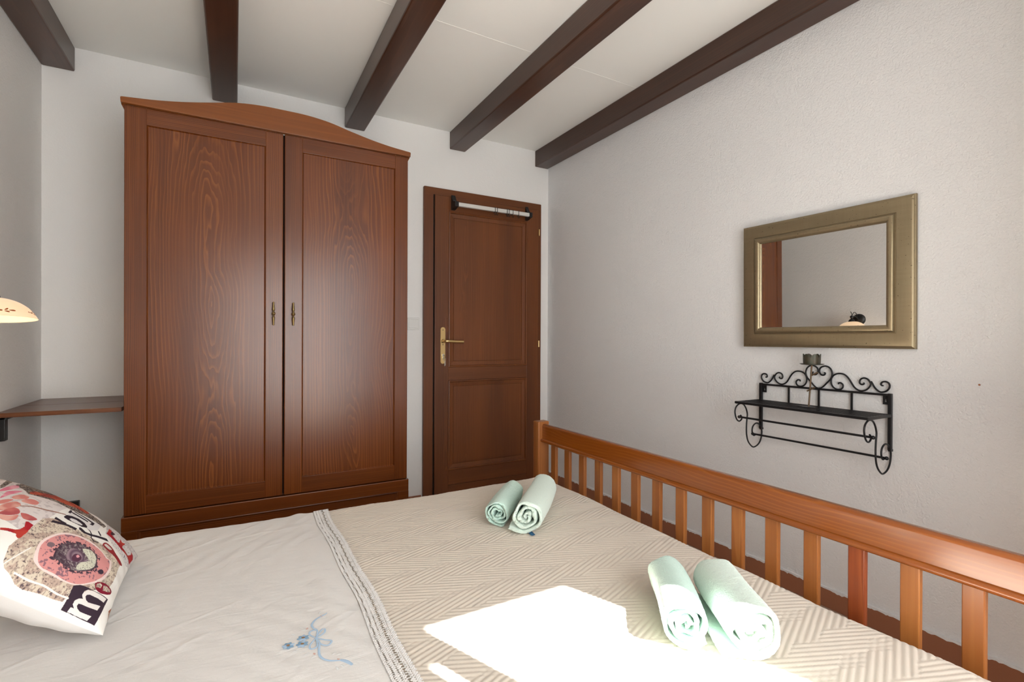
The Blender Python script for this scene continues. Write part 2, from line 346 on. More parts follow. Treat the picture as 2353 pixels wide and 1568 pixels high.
PRINT=[('speck',[(-0.317,0.173),(-0.24,0.107),(-0.213,-0.153),(-0.19,-0.353),(-0.13,-0.617),(-0.063,-0.793),(-0.12,-0.823),(-0.447,-0.84),(-0.607,-0.817),(-0.937,-0.503),(-0.953,-0.503),(-0.977,-0.173),(-0.97,-0.07),(-0.927,0.093),(-0.887,0.143),(-0.777,0.203)]),
('halo',[(-0.78,-0.03),(-0.64,0.023),(-0.52,0.0),(-0.397,-0.067),(-0.32,-0.17),(-0.26,-0.34),(-0.253,-0.517),(-0.267,-0.633),(-0.247,-0.703),(-0.417,-0.74),(-0.61,-0.7),(-0.79,-0.553),(-0.837,-0.393),(-0.847,-0.23),(-0.823,-0.1)]),
('pinkring',[(-0.763,-0.06),(-0.643,-0.003),(-0.513,-0.03),(-0.4,-0.1),(-0.327,-0.213),(-0.287,-0.353),(-0.27,-0.523),(-0.293,-0.623),(-0.273,-0.667),(-0.407,-0.713),(-0.61,-0.673),(-0.78,-0.547),(-0.823,-0.403),(-0.827,-0.243),(-0.817,-0.137)]),
('darkin',[(-0.71,-0.173),(-0.63,-0.143),(-0.543,-0.147),(-0.457,-0.203),(-0.387,-0.32),(-0.363,-0.43),(-0.387,-0.523),(-0.433,-0.547),(-0.533,-0.573),(-0.623,-0.533),(-0.7,-0.427),(-0.723,-0.303),(-0.707,-0.21)]),
('cream',[(-0.44,-0.347),(-0.377,-0.437),(-0.407,-0.513),(-0.46,-0.543),(-0.537,-0.557),(-0.623,-0.51),(-0.683,-0.417),(-0.61,-0.407),(-0.51,-0.467)]),
('heartm',[(-0.637,-0.263),(-0.55,-0.243),(-0.503,-0.267),(-0.48,-0.33),(-0.49,-0.373),(-0.53,-0.437),(-0.497,-0.493),(-0.577,-0.423),(-0.623,-0.377),(-0.65,-0.307)]),
('heartd',[(-0.6,-0.31),(-0.55,-0.317),(-0.527,-0.363),(-0.547,-0.397),(-0.603,-0.387),(-0.63,-0.337)]),
('pinkdot',[(-0.56,-0.337),(-0.537,-0.347),(-0.543,-0.37),(-0.567,-0.363),(-0.573,-0.35)]),
('bolt1',[(-0.62,-0.043),(-0.583,-0.04),(-0.563,-0.073),(-0.577,-0.103),(-0.607,-0.1),(-0.627,-0.07)]),
('bolt2',[(-0.543,-0.62),(-0.507,-0.623),(-0.473,-0.653),(-0.49,-0.683),(-0.537,-0.667),(-0.55,-0.64)]),
('white',[(-0.04,0.013),(0.12,0.003),(0.237,-0.363),(0.033,-0.363),(-0.103,-0.277)]),
('wood',[(0.457,0.67),(0.703,0.633),(0.66,0.517),(0.617,0.323),(0.597,0.133),(0.593,-0.023),(0.427,-0.197),(0.363,-0.42),(0.24,-0.403),(0.193,-0.147),(0.137,0.033),(0.18,0.22),(0.157,0.383),(0.137,0.48)]),
('wood',[(0.32,0.773),(0.783,0.783),(0.747,0.72),(0.747,0.72),(0.24,0.727),(0.173,0.74)]),
('redbug',[(0.223,0.49),(0.34,0.447),(0.45,0.293),(0.607,0.26),(0.593,0.11),(0.593,-0.023),(0.473,-0.15),(0.323,-0.14),(0.307,0.007),(0.247,0.123),(0.26,0.25),(0.207,0.37),(0.17,0.46)]),
('pink',[(0.123,0.727),(0.28,0.71),(0.397,0.687),(0.437,0.633),(0.31,0.617),(0.157,0.66),(0.073,0.713)]),
('pink',[(-0.14,0.643),(-0.02,0.657),(0.103,0.657),(0.193,0.573),(0.177,0.553),(0.013,0.6),(-0.06,0.617)]),
('petal',[(-0.073,0.57),(0.01,0.557),(0.083,0.507),(0.037,0.447),(-0.04,0.457),(-0.1,0.53)]),
('petal',[(-0.113,0.47),(-0.033,0.453),(0.003,0.39),(-0.033,0.33),(-0.107,0.333),(-0.13,0.407)]),
('petal',[(-0.28,0.587),(-0.2,0.62),(-0.133,0.58),(-0.123,0.537),(-0.213,0.553)]),
('petal2',[(-0.317,0.57),(-0.223,0.55),(-0.153,0.503),(-0.183,0.447),(-0.24,0.433),(-0.337,0.483),(-0.397,0.53)]),
('petalD',[(-0.427,0.517),(-0.347,0.493),(-0.29,0.457),(-0.31,0.403),(-0.373,0.377),(-0.437,0.427),(-0.457,0.5)]),
('petal2',[(-0.467,0.493),(-0.443,0.423),(-0.397,0.37),(-0.483,0.357),(-0.527,0.403),(-0.52,0.463)]),
('petalD',[(-0.353,0.37),(-0.337,0.31),(-0.36,0.207),(-0.417,0.243),(-0.427,0.31)]),
('stemc',[(-0.22,0.437),(-0.163,0.363),(-0.127,0.22),(-0.05,0.03),(-0.067,0.023),(-0.15,0.21),(-0.183,0.357),(-0.237,0.43)]),
('red',[(-0.637,0.39),(-0.617,0.34),(-0.603,0.277),(-0.577,0.25),(-0.527,0.24),(-0.457,0.27),(-0.443,0.253),(-0.463,0.19),(-0.587,0.18),(-0.67,0.187),(-0.677,0.203),(-0.663,0.23),(-0.643,0.24),(-0.65,0.317),(-0.663,0.373)]),
('black',[(-0.317,0.087),(-0.273,0.087),(-0.243,0.01),(-0.217,-0.07),(-0.2,-0.163),(-0.247,-0.167),(-0.247,-0.137),(-0.253,-0.067),(-0.293,0.02)]),
('black',[(-0.237,0.087),(-0.193,0.087),(-0.21,0.017),(-0.21,-0.047),(-0.243,-0.033),(-0.243,0.023)]),
('black',[(-0.117,0.03),(-0.057,0.02),(-0.02,-0.033),(0.0,-0.11),(-0.013,-0.19),(-0.05,-0.24),(-0.083,-0.243),(-0.123,-0.193),(-0.133,-0.107),(-0.143,-0.027),(-0.133,0.017)]),
('white',[(-0.107,-0.033),(-0.073,-0.043),(-0.057,-0.087),(-0.06,-0.143),(-0.073,-0.187),(-0.1,-0.18),(-0.12,-0.123),(-0.127,-0.07)]),
('black',[(0.017,0.03),(0.117,0.027),(0.133,0.003),(0.02,0.0)]),
('black',[(0.057,0.01),(0.09,-0.007),(0.083,-0.107),(0.083,-0.213),(0.053,-0.21),(0.047,-0.117)]),
('black',[(0.123,-0.007),(0.147,-0.027),(0.153,-0.163),(0.147,-0.287),(0.053,-0.283),(0.033,-0.24),(0.077,-0.253),(0.103,-0.25),(0.117,-0.153)]),
('black',[(-0.163,-0.17),(-0.147,-0.193),(-0.17,-0.26),(-0.137,-0.33),(0.023,-0.507),(0.0,-0.547),(-0.057,-0.483),(-0.18,-0.33),(-0.21,-0.253),(-0.197,-0.19)]),
('black',[(-0.09,-0.247),(-0.09,-0.297),(-0.13,-0.337),(-0.19,-0.353),(-0.207,-0.393),(-0.17,-0.453),(-0.19,-0.45),(-0.227,-0.387),(-0.2,-0.343),(-0.147,-0.327),(-0.107,-0.293)]),
('black',[(0.013,-0.367),(0.037,-0.377),(-0.017,-0.433),(-0.043,-0.423)]),
('red',[(0.13,-0.47),(0.37,-0.467),(0.36,-0.51),(0.253,-0.52),(0.237,-0.567),(0.223,-0.65),(0.277,-0.673),(0.4,-0.657),(0.377,-0.7),(0.46,-0.75),(0.3,-0.73),(0.237,-0.737),(0.317,-0.857),(0.47,-0.897),(0.573,-0.877),(0.623,-0.937),(0.56,-0.963),(0.307,-0.95),(0.253,-0.867),(0.157,-0.733),(0.143,-0.59),(0.137,-0.517)]),
('dark',[(0.217,-0.517),(0.36,-0.51),(0.38,-0.57),(0.263,-0.55)]),
('key',[(-0.147,-0.5),(-0.083,-0.513),(-0.047,-0.56),(-0.043,-0.637),(-0.063,-0.707),(-0.053,-0.84),(-0.11,-0.817),(-0.137,-0.677),(-0.163,-0.607),(-0.167,-0.527)]),
('speck2',[(-0.13,-0.52),(-0.087,-0.537),(-0.073,-0.593),(-0.077,-0.63),(-0.123,-0.603),(-0.137,-0.547)]),
('msq',[(-0.827,-0.49),(-0.793,-0.54),(-0.747,-0.69),(-0.68,-0.877),(-0.87,-0.873),(-0.983,-0.877),(-0.983,-0.69),(-0.987,-0.533)]),
('mlet',[(-0.983,-0.59),(-0.96,-0.59),(-0.957,-0.623),(-0.943,-0.59),(-0.917,-0.583),(-0.89,-0.607),(-0.873,-0.64),(-0.857,-0.613),(-0.817,-0.61),(-0.78,-0.637),(-0.753,-0.687),(-0.697,-0.857),(-0.757,-0.847),(-0.803,-0.68),(-0.823,-0.653),(-0.843,-0.647),(-0.863,-0.67),(-0.867,-0.703),(-0.827,-0.83),(-0.88,-0.823),(-0.91,-0.66),(-0.92,-0.63),(-0.937,-0.63),(-0.947,-0.65),(-0.953,-0.683),(-0.943,-0.803),(-0.977,-0.793)]),
('red2',[(-0.683,-0.663),(-0.65,-0.68),(-0.6,-0.737),(-0.563,-0.813),(-0.563,-0.87),(-0.613,-0.873),(-0.667,-0.833),(-0.717,-0.76),(-0.717,-0.697)]),
('speck',[(-0.673,-0.68),(-0.637,-0.71),(-0.637,-0.737),(-0.68,-0.737),(-0.7,-0.69)]),
('speck',[(-0.627,-0.753),(-0.597,-0.787),(-0.58,-0.843),(-0.597,-0.86),(-0.633,-0.833),(-0.677,-0.77)]),
('brown',[(-0.75,-0.947),(-0.603,-0.987),(-0.507,-0.983),(-0.7,-0.987),(-0.847,-0.99),(-0.79,-0.97)])]
# ================================================================== THE ROOM
T = .12
structure('floor', bx(XL-T, XR+T, YF-T, YB+T, -.1, 0), M['floor'])
structure('wall_back', bx(XL-T, XR+T, YB, YB+T, 0, ZC), M['wall_b'])
structure('wall_left', bx(XL-T, XL, YF-T, YB, 0, ZC), M['wall_l'])
structure('wall_right', bx(XR, XR+T, YF-T, YB, 0, ZC), M['wall_r'])
bm = bx(XL-T, XR+T, YF-T, YB+T, ZC, ZC+.1)
box(bm, -.67, 1.95, 2.058, 2.0605, ZC-.0008, ZC+.01)              # faint joint between two ceiling boards
structure('ceiling', bm, M['ceil'])
# wall with the window, behind the camera
WX0, WX1, WZ0, WZ1 = .10, 1.90, .30, 2.27
bm = bmesh.new()
box(bm, XL, WX0, YF-T, YF, 0, ZC); box(bm, WX1, XR, YF-T, YF, 0, ZC)
box(bm, WX0, WX1, YF-T, YF, 0, WZ0); box(bm, WX0, WX1, YF-T, YF, WZ1, ZC)
structure('wall_front', bm, M['wall_b'])
win = thing('window_1', '', '', (1.0, YF, WZ0), kind='structure')
bm = bmesh.new()
for a in ((WX0, WX0+.05, WZ0, WZ1), (WX1-.05, WX1, WZ0, WZ1), (WX0, WX1, WZ0, WZ0+.05)): box(bm, a[0], a[1], YF-.08, YF-.03, a[2], a[3], .004)
obj('window_frame', bm, M['door_z'], win)
sy0, sy1 = YF-.02, YF-.01  # thin unseen boards, cut so their gaps shape the sun patch
bm = bmesh.new()
for a in ((WX0, .902, WZ0, 2.178), (.910, .9545, WZ0, 2.178), (.902, .910, WZ0, 2.121), (.902, .910, 2.129, 2.178), (.9545, .9665, 2.046, 2.178)): box(bm, a[0], a[1], sy0, sy1, a[2], a[3])
obj('light_blocker', bm, M['light_blocker'], win)
obj('mullion', bx(.9665, 1.040, sy0, sy1, WZ0, 2.178), M['door_z'], win)
obj('light_blocker', bx(1.400, WX1, sy0, sy1, WZ0, 2.178), M['light_blocker'], win)
obj('head_blocker', bx(WX0, WX1, sy0, sy1, 2.178, WZ1), M['light_blocker'], win)

obj('light_block_leaf', bx(1.46, 1.50, YF+.02, LEAF_Y, WZ0, 2.25, .004), M['light_blocker'], win)             # unseen leaf, added to keep window light off the near right wall

# skirting tiles
structure('baseboard_right', bx(XR-.009, XR, YF, YB-.009, 0, .074, .0015, 1), M['skirt'])
bm = bmesh.new(); y = YF; ed = []                                   # ragged plaster lip left on top of the tiles
while y < YB-.02:
    ed.append((y, .074-abs(rng.normal(0, .0022))-(.004 if rng.random() < .12 else 0))); y += rng.uniform(.004, .012)
prism(bm, ed+[(YB-.01, .080), (YF, .080)], 'X', XR-.0098, XR)
o = structure('trim_1', bm, M['wall_r'])
structure('baseboard_back', bx(.80, 1.07, YB-.009, YB, 0, .036, .0015, 1), M['skirt'])
structure('baseboard_left', bx(XL, XL+.009, YF, YB-.009, 0, .074, .0015, 1), M['skirt'])

# ceiling beams
for (a, b, lab) in ((-.796, -.675, 'dark brown ceiling beam running along the left wall in the corner'),
                    (-.108, .011, 'dark brown ceiling beam ending above the highest part of the wardrobe'),
                    (.580, .699, 'dark brown ceiling beam ending just beside the wardrobe top, second beam out from its middle'),
                    (1.263, 1.377, 'dark brown ceiling beam ending in the white wall above the bedroom door'),
                    (1.942, 2.056, 'dark brown ceiling beam running close along the wall with the mirror')):
    bm = bx(a, b, YF, YB, 2.345, ZC, .007)
    tag(obj('ceiling_beam', bm, M['beam'], origin=((a+b)/2, 1.3, 2.4)), lab, 'beam', 'ceiling beams')
    bpy.context.view_layer.update()

# ================================================================== DOOR
door = thing('door_1', '', '', (1.53, 3.11, 0), kind='structure')
FX0, FX1, LX0, LX1, LZ = 1.077, 1.985, 1.147, 1.951, 2.014
bm = bmesh.new()
box(bm, FX0, LX0+.012, 3.094, YB, 0, 2.0645, .004); box(bm, LX1-.004, FX1, 3.094, YB, 0, 2.0645, .004)
obj('door_frame', bm, M['door_z'], door)
obj('frame_head', bx(FX0+.002, FX1-.002, 3.0935, YB, LZ-.006, 2.065, .004), M['door_x'], door)
obj('shadow_gap', bx(LX0-.006, LX1, 3.0925, 3.1, 0.005, LZ+.004), M['gap'], door)
LY = 3.078
leaf = obj('door_leaf', box(bx(LX0, 1.246, LY, 3.092, .01, LZ, .003), 1.852, LX1, LY, 3.092, .01, LZ, .003), M['door_z'], door)
for a in ((1.243, 1.855, 1.914, LZ), (1.243, 1.855, .784, .875), (1.243, 1.855, .085, .185), (1.243, 1.855, .01, .085)):
    obj('rail', bx(a[0], a[1], LY+.0004, 3.0915, a[2]+.0006, a[3]-.0006, .002, 1), M['door_x'], leaf)
for z0, z1 in ((.875, 1.914), (.185, .784)):
    bm, lo = framed(bmesh.new(), 1.245, 1.853, z0, z1, LY, [(0, .002), (0, -.0035), (.006, -.0045), (.010, -.001), (.0115, .006), (.036, .010), (.0375, .013), (.040, .013), (.0415, .0105)])
    bm.faces.new(lo[-1])
    obj('panel', bm, M['door_p'], leaf, origin=(1.42, LY, (z0+z1)/2))
# furniture of the door
bm = bmesh.new(); n = 20; z0, z1, xc, w = .898, 1.141, 1.2035, .0165
poly = [(xc+w*math.cos(a), z1-w+w*math.sin(a)) for a in np.linspace(0, PI, n)]+[(xc+w*math.cos(a), z0+w+w*math.sin(a)) for a in np.linspace(PI, 2*PI, n)]
prism(bm, poly, 'Y', LY-.004, LY+.001, .001)
plate = obj('lock_plate', bm, M['brass'], door, smooth=30)
bm = bmesh.new()
for z in (1.122, 1.025): lathe(bm, [(.003, 0), (.003, -.0012), (.0, -.0012)], (xc, LY-.004, z), 'Y', 12)
obj('screw', bm, M['gap'], plate)
bm = bmesh.new()
tube(bm, catmull([(xc, LY-.003, 1.048), (xc, LY-.03, 1.048), (xc+.004, LY-.045, 1.048), (xc+.02, LY-.05, 1.048), (xc+.06, LY-.05, 1.046), (xc+.10, LY-.049, 1.045), (xc+.128, LY-.047, 1.044)], 5), .0098, 14)
obj('door_handle', bm, M['brass'], door, smooth=50)
bm = lathe(bmesh.new(), [(.0135, 0), (.0135, -.004), (.011, -.006), (.0, -.006)], (xc, LY-.004, 1.048), 'Y', 20)
obj('handle_collar', bm, M['old_brass'], plate, smooth=40)
bm = lathe(bmesh.new(), [(.0085, 0), (.0085, -.006), (.0, -.006)], (xc, LY-.004, .955), 'Y', 16)
box(bm, xc-.004, xc+.004, LY-.009, LY-.003, .93, .953)
obj('lock_cylinder', bm, M['steel'], plate)
key = bmesh.new()
box(key, xc-.002, xc+.002, LY-.022, LY-.008, .950, .958)
lathe(key, [(.010, -.0012), (.010, .0012)], (xc+.001, LY-.026, .942), 'X', 16)
obj('key', key, M['old_brass'], plate)
bm = tube(bmesh.new(), [(xc+.001+.009*math.cos(a), LY-.028+.003*math.sin(a), .928+.011*math.sin(a)) for a in np.linspace(0, 2*PI, 20)[:-1]], .0012, 6, closed=True)
box(bm, xc+.000, xc+.004, LY-.031, LY-.029, .884, .918); box(bm, xc+.006, xc+.009, LY-.029, LY-.027, .888, .920)
obj('key_ring', bm, M['steel'], plate)
for z in (1.850, 1.030):
    obj('hinge', lathe(bmesh.new(), [(.0, -.024), (.0055, -.023), (.0055, .023), (.0, .024)], (1.954, LY-.004, z), 'Z', 14), M['brass'], leaf, smooth=40)

# bar with hooks hung over the top of the door
rail = thing('over_door_rail', 'white square rail with black brackets and hooks at the top of the door', 'rail', (1.57, LY, 1.93))
obj('bar', bx(1.285, 1.835, 3.014, 3.036, 1.941, 1.966, .003), M['bar'], rail)
def bracket(xa, xb):
    prof = [(3.077, 2.022), (3.068, 2.022), (3.064, 2.010), (3.052, 1.985), (3.034, 1.972), (3.008, 1.969), (3.008, 1.936), (3.034, 1.933), (3.06, 1.926), (3.077, 1.924)]
    return prism(bmesh.new(), prof, 'X', xa, xb, .0015)
obj('bracket', bracket(1.258, 1.286), M['black'], rail); obj('bracket', bracket(1.834, 1.856), M['black'], rail)
for x in (1.558, 1.574, 1.652, 1.668, 1.698, 1.745):
    bm = tube(bmesh.new(), [(x, 3.025+p, 1.954+q) for p, q in ((-.013, -.015), (-.0135, .014), (.0135, .014), (.013, -.015), (0, -.018))], .0021, 8, closed=True)
    tube(bm, catmull([(x, 3.025, 1.937), (x-.001, 3.022, 1.927), (x+.001, 3.016, 1.918), (x+.002, 3.009, 1.919), (x+.002, 3.006, 1.928)], 4), .0018, 8)
    obj('hook', bm, M['black'], rail, smooth=60)

# light switch
sw = thing('light_switch', 'white square light switch on the wall between wardrobe and door', 'switch', (1.014, YB, 1.16))
obj('plate', bx(.974, 1.054, YB-.009, YB, 1.121, 1.201, .003), M['white_plastic'], sw)
obj('rocker', prism(bmesh.new(), [(YB-.0088, 1.132), (YB-.012, 1.134), (YB-.0142, 1.188), (YB-.0088, 1.190)], 'X', .984, 1.044, .001), M['white_plastic'], sw)

# ================================================================== WARDROBE
wd = thing('wardrobe', 'tall two-door stained pine wardrobe with arched cornice against the back wall', 'wardrobe', (.20, 2.83, 0))
WX = (-.398, .797)
bm = bmesh.new()
box(bm, WX[0], WX[0]+.022, 2.5615, 3.112, .0, 2.02); box(bm, WX[1]-.022, WX[1], 2.5615, 3.112, 0, 2.02)
box(bm, WX[0], WX[1], 3.10, 3.112, 0, 2.02); box(bm, WX[0], WX[1], 2.57, 3.112, 1.995, 2.02); box(bm, WX[0], WX[1], 2.57, 3.112, .30, .325)
obj('carcass', bm, M['ward_z'], wd)
obj('shadow_gap', bx(WX[0]+.03, WX[1]-.03, 2.5607, 2.57, .33, 2.019), M['gap'], wd)
# plinth: projecting top bead, sunk panel
bm = bmesh.new()
box(bm, -.404, .803, 2.536, 3.112, .262, .322, .003); box(bm, -.404, -.349, 2.536, 3.112, 0, .263, .002, 1); box(bm, .746, .803, 2.536, 3.112, 0, .263, .002, 1)
pl = obj('plinth', bm, M['ward_x'], wd)
bm, lo = framed(bmesh.new(), -.35, .747, .02, .263, 2.536, [(0, .002), (.004, .001), (.012, .008)]); bm.faces.new(lo[-1])
obj('plinth_panel', bm, M['ward_x'], pl)
# doors
def wdoor(x0, x1, px0, px1, hx):
    z0, z1 = .326, 2.018; y = 2.54
    bm = bmesh.new()
    box(bm, x0, px0+.001, y, 2.5605, z0, z1, .0035); box(bm, px1-.001, x1, y, 2.5605, z0, z1, .0035)
    d = obj('door', bm, M['ward_z'], wd)
    obj('rail', bx(px0-.0005, px1+.0005, y+.0003, 2.56, z0+.0005, .402, .0012), M['ward_x'], d, origin=((x0+x1)/2, y, .36+x0))
    obj('rail', bx(px0-.0005, px1+.0005, y+.0003, 2.56, 1.948, z1-.0005, .0012), M['ward_x'], d, origin=((x0+x1)/2, y, 1.98+x0))
    bm, lo = framed(bmesh.new(), px0, px1, .401, 1.949, y, [(0, .003), (.0012, .0022), (.0022, .004), (.0042, .0085), (.005, .009)]); bm.faces.new(lo[-1])
    obj('panel', bm, M['ward_p'], d, origin=((px0+px1)/2+.01, y, 1.2))
    bm = bmesh.new()
    prof = [(.0035, 0), (.0042, .003), (.0036, .007), (.005, .022), (.0062, .034), (.0052, .039), (.0034, .042), (.0036, .045), (.0072, .049), (.0078, .0535)]
    prof = prof+[(r, .107-h) for r, h in prof[::-1]]
    lathe(bm, prof, (hx, y-.018, 1.1225), 'Z', 18)
    for zz in (1.1265, 1.2255): tube(bm, [(hx, y+.001, zz), (hx, y-.018, zz)], .0042, 12)
    obj('handle', bm, M['old_brass'], d, smooth=50)
wdoor(-.396, .197, -.321, .123, .1565)
wdoor(.203, .795, .281, .727, .2405)
# cornice board with its arch
half = [(0, 2.125), (.10, 2.1235), (.20, 2.112), (.30, 2.089), (.40, 2.068), (.49, 2.054), (.56, 2.047), (.604, 2.043)]
pts = catmull([(x, 0, z) for x, z in half], 5)
top = [(.199-p.x, p.z) for p in pts[::-1]]+[(.199+p.x, p.z) for p in pts[1:]]
top = [(x, z-.0028) for x, z in top]
poly = [(-.405, 2.018), (.803, 2.018)]+[(.8045, 2.036)]+top[::-1]+[(-.4065, 2.036)]
bm = prism(bmesh.new(), poly, 'Y', 2.522, 2.545, .002)
cor = obj('cornice', bm, M['cornice'], wd, origin=(.2, 2.53, 2.0))
for s, x in ((-1, -.4065), (1, .8045)): obj('side_moulding', prism(bmesh.new(), [(x, 2.04), (x, 2.018), (x-s*.010, 1.998), (x-s*.012, 2.04)], 'Y', 2.545, 3.112), M['ward_x'], cor)

# ================================================================== CORNER SHELF AND SMALL FITTINGS
sh = thing('corner_shelf', 'dark wooden shelf of two boards between the wall corner and wardrobe', 'shelf', (-.6, 2.86, .75))
obj('board', bx(XL+.001, -.41, 2.592, 2.835, .753, .771, .002), M['shelf'], sh)
obj('board', bx(XL+.001, -.41, 2.839, YB-.001, .753, .771, .002), M['shelf'], sh, origin=(-.3, 3.0, .9))
bm = bmesh.new()
box(bm, XL, XL+.016, 2.645, 2.675, .655, .752, .002); box(bm, XL, XL+.02, 2.645, 3.02, .738, .7525, .002)
obj('bracket', bm, M['black'], sh)
bm = bx(-.74, -.654, YB-.026, YB, .19, .272, .003)
tag(obj('wall_socket', bm, M['black'], origin=(-.70, YB, .23)), 'small black fitting low on the back wall, peeping out behind the cushion', 'fitting')
bm = lathe(bmesh.new(), [(.0, -.0002), (.0030, -.0004), (.0024, -.0012), (.0012, -.0008), (.0, -.0004)], (XR, .638, .9225), 'X', 14)
tag(obj('wall_plug', bm, M['skirt'], origin=(XR, .638, .9225)), 'tiny filled screw hole in the white wall beside the iron rack', 'plug')

# ================================================================== WALL LAMP
LYc = 2.08; LXc = -.649
lamp = thing('wall_lamp', 'lit wall lamp with opal glass shade painted with brown leaves', 'lamp', (XL, LYc, 1.20))
obj('wall_plate', lathe(bmesh.new(), [(.05, 0), (.05, .006), (.044, .016), (.028, .024), (.0, .028)], (XL, LYc, 1.20), 'X', 32), M['black'], lamp, smooth=40)
bm = tube(bmesh.new(), catmull([(XL+.02, LYc, 1.20), (XL+.06, LYc, 1.222), (XL+.10, LYc, 1.228), (LXc, LYc, 1.212)], 6), .005, 10)
tube(bm, catmull([(XL+.03, LYc, 1.215), (XL+.06, LYc, 1.252), (XL+.10, LYc, 1.262), (XL+.13, LYc, 1.245), (LXc, LYc, 1.225)], 6), .0028, 8)
arm = obj('arm', bm, M['black'], lamp, smooth=60)
bm = lathe(bmesh.new(), [(.025, 1.178), (.024, 1.187), (.018, 1.198), (.009, 1.203), (.007, 1.210), (.013, 1.218), (.0135, 1.226), (.007, 1.233), (.0, 1.234)], (LXc, LYc, 0), 'Z', 24)
tube(bm, catmull([(LXc, LYc, 1.232), (LXc-.001, LYc, 1.243), (LXc-.006, LYc+.004, 1.256), (LXc+.001, LYc+.008, 1.268), (LXc+.006, LYc+.002, 1.258), (LXc, LYc, 1.245)], 5), .002, 8)
obj('finial', bm, M['black'], lamp, smooth=50)
tilt = Matrix.Rotation(math.radians(-4.5), 3, 'X') @ Matrix.Rotation(math.radians(-1.5), 3, 'Y')
prof = [(.022, .064), (.040, .0605), (.060, .051), (.078, .035), (.090, .017), (.0965, .003), (.0985, .0), (.0955, .001), (.087, .0165), (.075, .0335), (.058, .0485), (.039, .0575), (.022, .061)]
prof = [(p.x*1.11, p.y) for p in catmull([(r_, z_, 0) for r_, z_ in prof], 4)]
sc = Vector((LXc, LYc, 1.1165))
shd = obj('shade', lathe(bmesh.new(), prof, sc, 'Z', 64, rot=tilt, close_top=False), M['shade'], lamp, smooth=60)
def shade_pt(ang, h, out=.0006):
    rs = [p[0] for p in prof[:25]][::-1]; hs = [p[1] for p in prof[:25]][::-1]
    r = float(np.interp(h, hs, rs))+out
    return sc+tilt @ Vector((r*math.cos(ang), r*math.sin(ang), h))
bm = bmesh.new()
for k in range(7):
    a0 = math.radians(-103+k*360/7)
    for da, dh, ln, rt in ((.13, 0, .085, 0), (.0, .003, .06, .5), (.0, -.004, .06, -.2), (-.15, -.001, .06, .0), (-.26, 0, .03, 0)):
        vs = []
        for j in range(12):
            t = 2*PI*j/12; p, q = ln*math.cos(t), .0022*math.sin(t)*(1+.4*math.cos(t))
            vs.append(bm.verts.new(shade_pt(a0+da+p*math.cos(rt), .0175+dh+q+p*.045*math.sin(rt)*2)))
        bm.faces.new(vs)
obj('painted_leaves', bm, M['leafpaint'], shd)
obj('bulb', lathe(bmesh.new(), [(.0, 1.092), (.012, 1.094), (.021, 1.103), (.022, 1.115), (.015, 1.133), (.012, 1.16), (.0, 1.16)], (LXc-.005, LYc-.006, 0), 'Z', 20), M['bulb'], lamp, smooth=60)

# ================================================================== MIRROR (hangs a little askew)
mir = thing('wall_mirror', 'rectangular mirror in a wide worn gilt frame on the white wall', 'mirror', (2.026, 1.1222, 1.302))
def ring_frame(bm, ya, yb, za, zb, prof):
    loops = []
    for i, d in prof: loops.append([bm.verts.new((2.026+d, y, z)) for y, z in ((ya+i, za+i), (yb-i, za+i), (yb-i, zb-i), (ya+i, zb-i))])
    for A, B in zip(loops, loops[1:]):
        for k in range(4): bm.faces.new((A[k], A[(k+1) % 4], B[(k+1) % 4], B[k]))
    return loops
my0, my1, mz0, mz1 = 1.1222-.3222, 1.1222+.3222, 1.0325, 1.5705
pr = [(.0, .02), (0, .010), (.001, .007), (.004, .006), (.0045, .003), (.009, .001), (.0115, .0), (.055, .0), (.0565, .002), (.0585, .002)]
bd = [(.0585+.0265*(.5-.5*math.cos(a)), .002-.0125*math.sin(a)) for a in np.linspace(.15, PI-.05, 10)]
bm = bmesh.new(); ring_frame(bm, my0, my1, mz0, mz1, pr+bd+[(.0855, .006), (.088, .008)])
fr = obj('frame', bm, M['gilt'], mir, smooth=25)
i = .0855
bm = bmesh.new()
bm.faces.new([bm.verts.new(p) for p in ((2.026+.0055, my0+i, mz0+i), (2.026+.0055, my1-i, mz0+i), (2.026+.0055, my1-i, mz1-i), (2.026+.0055, my0+i, mz1-i))])
obj('glass', bm, M['mirror'], mir)
obj('backing', bx(2.026+.008, 2.026+.019, my0+.004, my1-.004, mz0+.004, mz1-.004), M['gap'], mir)
mir.rotation_euler = (0, math.radians(-.5), math.radians(2.1))

# ================================================================== WROUGHT IRON WALL RACK
rk = thing('iron_wall_rack', 'black wrought iron wall rack with scrolls, slatted shelf and two towel bars', 'rack', (2.05, 1.126, .59))
RYm, RY0, RY1 = 1.126, .877, 1.375
for y in (RY0, RY1): obj('post', box(bx(2.044, 2.056, y-.006, y+.006, .668, .872, .0015), 2.047, 2.061, y-.005, y+.005, .664, .672), M['iron'], rk)
obj('top_rail', bx(2.046, 2.055, RY0+.006, RY1-.006, .862, .870, .0015), M['iron'], rk)
for y in (1.249, 1.1255, 1.004): obj('upright', bx(2.048, 2.054, y-.003, y+.003, .796, .862), M['iron'], rk)
mirr = lambda L: [(2*RYm-y, z) for y, z in L]
def wire(name, L, r, par=rk):
    P = catmull([(2.05, y, z) for y, z in L], 5)
    n = len(P); rr = [r*(.75+.25*min(1, k/8, (n-1-k)/8)) for k in range(n)]
    return obj(name, tube(bmesh.new(), P, rr, 10), M['iron'], par, smooth=60)
for L, nm in ((HEART, 'heart_scroll'), (SWAVE, 'wave_scroll'), (CURL, 'end_scroll')):
    wire(nm, L, .0031); wire(nm, mirr(L), .0031)
bm = bmesh.new()
box(bm, 1.881, 1.893, RY0-.006, RY1+.010, .789, .799, .002)
for y in (RY0-.003, RY1+.003): box(bm, 1.885, 2.05, y-.003, y+.003, .788, .799, .001, 1)
